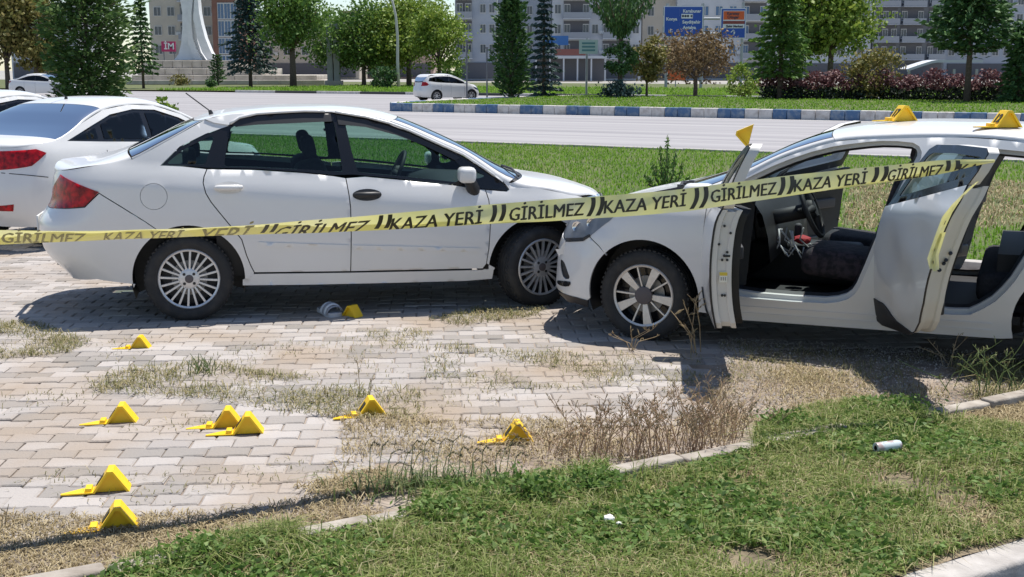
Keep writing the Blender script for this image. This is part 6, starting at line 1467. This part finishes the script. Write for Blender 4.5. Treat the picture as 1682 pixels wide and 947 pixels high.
# straw and dry grass over soil and paving
DP = [([(-30, 842), (120, 846), (300, 842), (470, 822), (620, 806), (640, 850), (480, 878), (300, 900), (220, 925), (120, 970), (-40, 970)], 11000, .03, straw, -.25), ([(-20, 532), (60, 530), (150, 560), (120, 580), (-20, 592)], 2600, .05, straw_g, -.1),
      ([(140, 620), (250, 600), (330, 590), (420, 612), (560, 620), (690, 640), (690, 690), (600, 690), (480, 680), (330, 655), (150, 645)], 9000, .05, straw_g, -.12), ([(600, 548), (680, 540), (760, 560), (800, 580), (640, 575)], 1500, .045, straw_g, -.05),
      ([(690, 588), (800, 575), (960, 580), (1150, 580), (1160, 630), (980, 640), (800, 640), (700, 625)], 5200, .04, straw_g, .02), ([(700, 525), (780, 508), (900, 505), (880, 520), (760, 535)], 1500, .05, straw_g, -.2),
      ([(560, 680), (700, 690), (900, 690), (1230, 690), (1220, 720), (1120, 745), (1000, 775), (800, 800), (640, 810), (540, 800), (560, 740)], 7500, .045, straw, -.15), ([(1150, 640), (1300, 600), (1560, 640), (1560, 690), (1400, 690), (1200, 700)], 9000, .035, straw, -.1),
      ([(1540, 690), (1600, 665), (1700, 655), (1700, 710), (1600, 705)], 3500, .04, straw, -.3), ([(1560, 600), (1700, 600), (1700, 650), (1590, 660)], 2600, .06, straw_g, -.2), ([(480, 800), (640, 770), (650, 800), (560, 822)], 1800, .04, straw, -.2)]
for k, (poly, n, h_, m, thr) in enumerate(DP):
    B = sample(poly, n, .0); B = B[nmask(B, 2.6, thr+.08, 20+k, .9)]; B = B[:int(len(B)*(.55 if k in (2, 3, 4) else .8))]
    tag(blade_mesh('dry_grass', B, RNG.uniform(.4, 1.25, len(B))*h_, RNG.uniform(.003, .006, len(B)), m, 1.25), ['dry straw over the soil by the lawn kerb at the left', 'dry grass tuft patch at the left edge', 'long patch of dry grass growing on the paving', 'small dry grass patch in front of the sedan', 'scattered dry grass between the paving stones', 'grass strip in the shade between the two cars', 'dry growth along the kerb before the lawn', 'straw on the soil below the open doors', 'dry grass beyond the kerb at the right edge', 'dry grass under the rear of the hatchback', 'straw at the end of the soil strip'][k], 'grass', kind='stuff')
# joints: short tufts sprouting in a few paving joints
B = sample([(0, 560), (640, 540), (1150, 560), (1150, 640), (640, 760), (300, 830), (0, 830)], 5200, 0); B = B[nmask(B, 1.5, .18, 55, .2)]
tag(blade_mesh('joint_grass', B, RNG.uniform(.01, .035, len(B)), .004, straw_g, 1.0), 'short dry tufts in the paving joints', 'grass', kind='stuff')
B = sample([(1180, 560), (1320, 570), (1682, 590), (1682, 650), (1560, 690), (1200, 645)], 5200, 0); B = B[nmask(B, 2.2, .05, 77, .8)]; tag(blade_mesh('dry_grass', B, RNG.uniform(.015, .05, len(B)), .004, straw_g, 1.2), 'sparse dry blades on the soil beside the hatchback', 'grass', kind='stuff')
# loose grit on soil and lawn
def grit(name, lab, poly, n, r0, r1, mat):
    B = sample(poly, n, .004); N = len(B); r = RNG.uniform(r0, r1, N); off = np.array([(1, 0, 0), (-.5, .87, 0), (-.5, -.87, 0), (0, 0, .9)]); V = (B[:, None]+off[None]*r[:, None, None]*RNG.uniform(.6, 1.2, (N, 4, 1))).reshape(-1, 3); i = np.arange(N)*4
    fs = np.stack([np.stack([i, i+1, i+3], 1), np.stack([i+1, i+2, i+3], 1), np.stack([i+2, i, i+3], 1)], 1).reshape(-1, 3); o = mesh(name, V.tolist(), fs.tolist(), mat); set_rnd(o.data, np.repeat(RNG.random(N), 4)); return tag(o, lab, 'gravel', kind='stuff')
grit_m = Mtint('grit', [(0, (.22, .19, .16)), (1, (.50, .45, .40))], .9)
grit('grit', 'loose grit on the bare patch of the lawn', gb[0], 1500, .004, .012, grit_m); grit('grit', 'loose grit on the soil strip at the left', DP[0][0], 2200, .002, .007, grit_m); grit('grit', 'loose grit on the sandy soil below the doors', [(1180, 555), (1682, 580), (1682, 660), (1540, 690), (1160, 690)], 7000, .002, .010, grit_m)
# ---------------------------------------------------------------- single weeds
twig_m = M('dry_twig', (.30, .21, .12), .85, col2=(.42, .33, .20), vscale=20); twig_r = M('red_twig', (.30, .185, .115), .85, col2=(.48, .34, .21), vscale=20); stem_g = M('green_stem', (.12, .17, .05), .7)
def weed(name, lab, px, py, hpx, spread, stems, mat, leafmat=None, leaf=.02, nl=6, br=3, r=.0022, bend=.25, cat='weed', group='weeds growing along the kerb', rad=.03):
    g = G(px, py); s1_ = F/g.y; h_ = hpx/s1_; root = empty(name, lab, cat, (g.x, g.y, 0), 0, group); L, Dd = [], []; mb = MB()
    for k in range(stems):
        a = RNG.uniform(0, 2*PI); b0 = Vector((RNG.normal(0, rad), RNG.normal(0, rad*.6), -.01)); hh = h_*RNG.uniform(.55, 1.05); d = Vector((math.cos(a), math.sin(a)*.6, 0))*spread/s1_*RNG.uniform(.2, 1)
        pts = [b0, b0+d*.3+Vector((0, 0, hh*.5)), b0+d*(.7+bend)+Vector((0, 0, hh*.85)), b0+d*(1+bend)+Vector((0, 0, hh))]; mb.tube(pts, [r*1.2, r, r*.8, r*.5], 4, caps=False)
        for j in range(br):
            u = RNG.uniform(.3, .9); i = min(2, int(u*3)); p = pts[i].lerp(pts[i+1], u*3-i); e = p+Vector((RNG.normal(0, .3), RNG.normal(0, .2), RNG.uniform(.15, .5)))*hh*.35; mb.tube([p, (p+e)/2+Vector((0, 0, .01)), e], [r*.7, r*.6, r*.4], 3, caps=False)
            if leafmat:
                for q in range(nl): v = RNG.random(); L.append(list(p.lerp(e, .3+.7*v))); Dd.append(list((e-p).normalized()))
    mb.build('stem', mat, root, True)
    if leafmat and L: leaf_mesh('seed_head' if leafmat in (straw, straw_g) else 'leaf', L, leaf, leafmat, root, Dd, asp=.6)
    return root
weed('dry_weed', 'thin dry weed with pods standing in front of the hatchback front wheel', 1143, 580, 105, 40, 5, twig_m, straw, .020, 5, 4, r=.003)
weed('dry_weed', 'low dry weed sprawling by the front wheel of the hatchback', 1040, 575, 50, 60, 6, twig_m, straw, .016, 3, 3, bend=.6)
weed('dry_weed', 'single thin dry stalk behind the half sunk marker', 602, 655, 80, 8, 2, twig_m, straw, .014, 4, 2, r=.002)
weed('dry_weed', 'green-brown branching weed under the rear of the hatchback', 1625, 645, 95, 95, 16, stem_g, straw_g, .018, 4, 4, r=.0028, bend=.4, rad=.10)
weed('dry_weed', 'thin pale weed under the open rear door', 1560, 600, 60, 50, 5, twig_m, straw, .016, 3, 3)
weed('dry_weed', 'spiky green tuft standing at the end of the long dry grass patch', 335, 612, 34, 16, 26, stem_g, None, br=0, r=.0026, rad=.05)
weed('dry_weed', 'small stalk at the left edge of the soil strip', 8, 870, 45, 20, 3, twig_m, straw, .014, 3, 2)
for k, (px, py, hp, sp, st, lab) in enumerate([(1150, 736, 118, 64, 52, 'dense reddish dried shrub where the kerb meets the lawn'), (1075, 748, 100, 74, 46, 'reddish dried shrub left of the dense one'), (1000, 750, 112, 54, 34, 'tall dried stalks right of the marker by the weeds'), (935, 745, 60, 60, 26, 'low dried stalks beside the marker at the weeds'), (1200, 712, 72, 44, 30, 'small dried tuft at the right end of the dried shrubs')]):
    weed('dry_shrub', lab, px, py, hp, sp, st, twig_r, straw, .014, 5, 5, r=.0017, bend=.3, cat='dry shrub', group='dried shrubs along the kerb', rad=.10)
# arching foxtails over a green clump
g = G(745, 806); root = empty('foxtail_clump', 'green clump with a row of arching dark seed spikes left of the dried shrubs', 'weed', (g.x, g.y, 0)); s1_ = F/g.y; mb = MB(); L, Dd = [], []
for k in range(19):
    x0 = (-150+k*14+RNG.normal(0, 5))/s1_; y0 = RNG.uniform(-.05, .10); hh = RNG.uniform(55, 92)/s1_; ln = RNG.uniform(12, 30)/s1_; b0 = Vector((x0, y0, 0)); pts = [b0, b0+Vector((.01, 0, hh*.5)), b0+Vector((ln*.5, 0, hh*.88)), b0+Vector((ln*.95, 0, hh))]; tip = [pts[-1], pts[-1]+Vector((ln*.4, 0, .004)), pts[-1]+Vector((ln*.75, 0, -.018))]; mb.tube(pts, [.0018, .0016, .0014, .0012], 4, caps=False)
    for u in np.linspace(0, 1, 26):
        p = (pts[2].lerp(pts[3], u*2) if u < .5 else tip[0].lerp(tip[2], u*2-1)); L.append(list(p+Vector((0, 0, .0)))); Dd.append([.5, RNG.normal(0, .6), .6])
mb.build('stem', stem_g, root, True); leaf_mesh('seed_head', L, .018, Mtint('foxtail', [(0, (.06, .065, .035)), (1, (.17, .15, .085))], .8, .15), root, Dd, asp=.4)
B = np.c_[RNG.normal(-20, 75, 620)/s1_, RNG.normal(.0, .07, 620), np.zeros(620)]
blade_mesh('leaf', B, RNG.uniform(.03, .16, 620)*RNG.uniform(.5, 1.1, 620), RNG.uniform(.004, .010, 620), Mtint('clump_leaf', [(0, (.07, .12, .035)), (.6, (.14, .19, .065)), (1, (.30, .28, .15))], .55, .3), .7, root)
def rosette(lab, px, py, wpx, n, lf, up=.6):
    g = G(px, py); s1_ = F/g.y; R = wpx/s1_/2; root = empty('leafy_weed', lab, 'weed', (g.x, g.y, .02), 0, 'leafy weeds in the lawn'); C = np.c_[RNG.normal(0, R*.45, n), RNG.normal(0, R*.35, n), RNG.uniform(0, R*up, n)]
    leaf_mesh('leaf', C, RNG.uniform(.5, 1.2, n)*lf, lawn_l, root, np.c_[RNG.normal(size=(n, 2)), np.full(n, .6)], asp=.75); mb = MB()
    for k in range(10): a = RNG.uniform(0, 6.28); mb.tube([(0, 0, -.02), (R*.4*math.cos(a), R*.3*math.sin(a), R*up*.7)], [.003, .0015], 4, caps=False)
    mb.build('stem', stem_g, root)
for px, py, w_, n, lf, lab in ((985, 815, 120, 620, .034, 'dark leafy weed patch left of the exposed kerb stone'), (870, 830, 150, 700, .034, 'broad leafy weed patch below the foxtail clump'), (720, 860, 120, 520, .032, 'leafy weed patch at the left end of the lawn top edge'), (1290, 712, 110, 420, .030, 'leafy weeds right of the dried shrubs'), (1480, 690, 120, 460, .030, 'leafy weeds at the top of the lawn below the rear door'), (420, 918, 110, 360, .032, 'leafy weeds hiding the kerb at the lower left'), (330, 930, 140, 560, .034, 'leafy weeds at the lower left tip of the lawn')):
    rosette(lab, px, py, w_, n, lf)
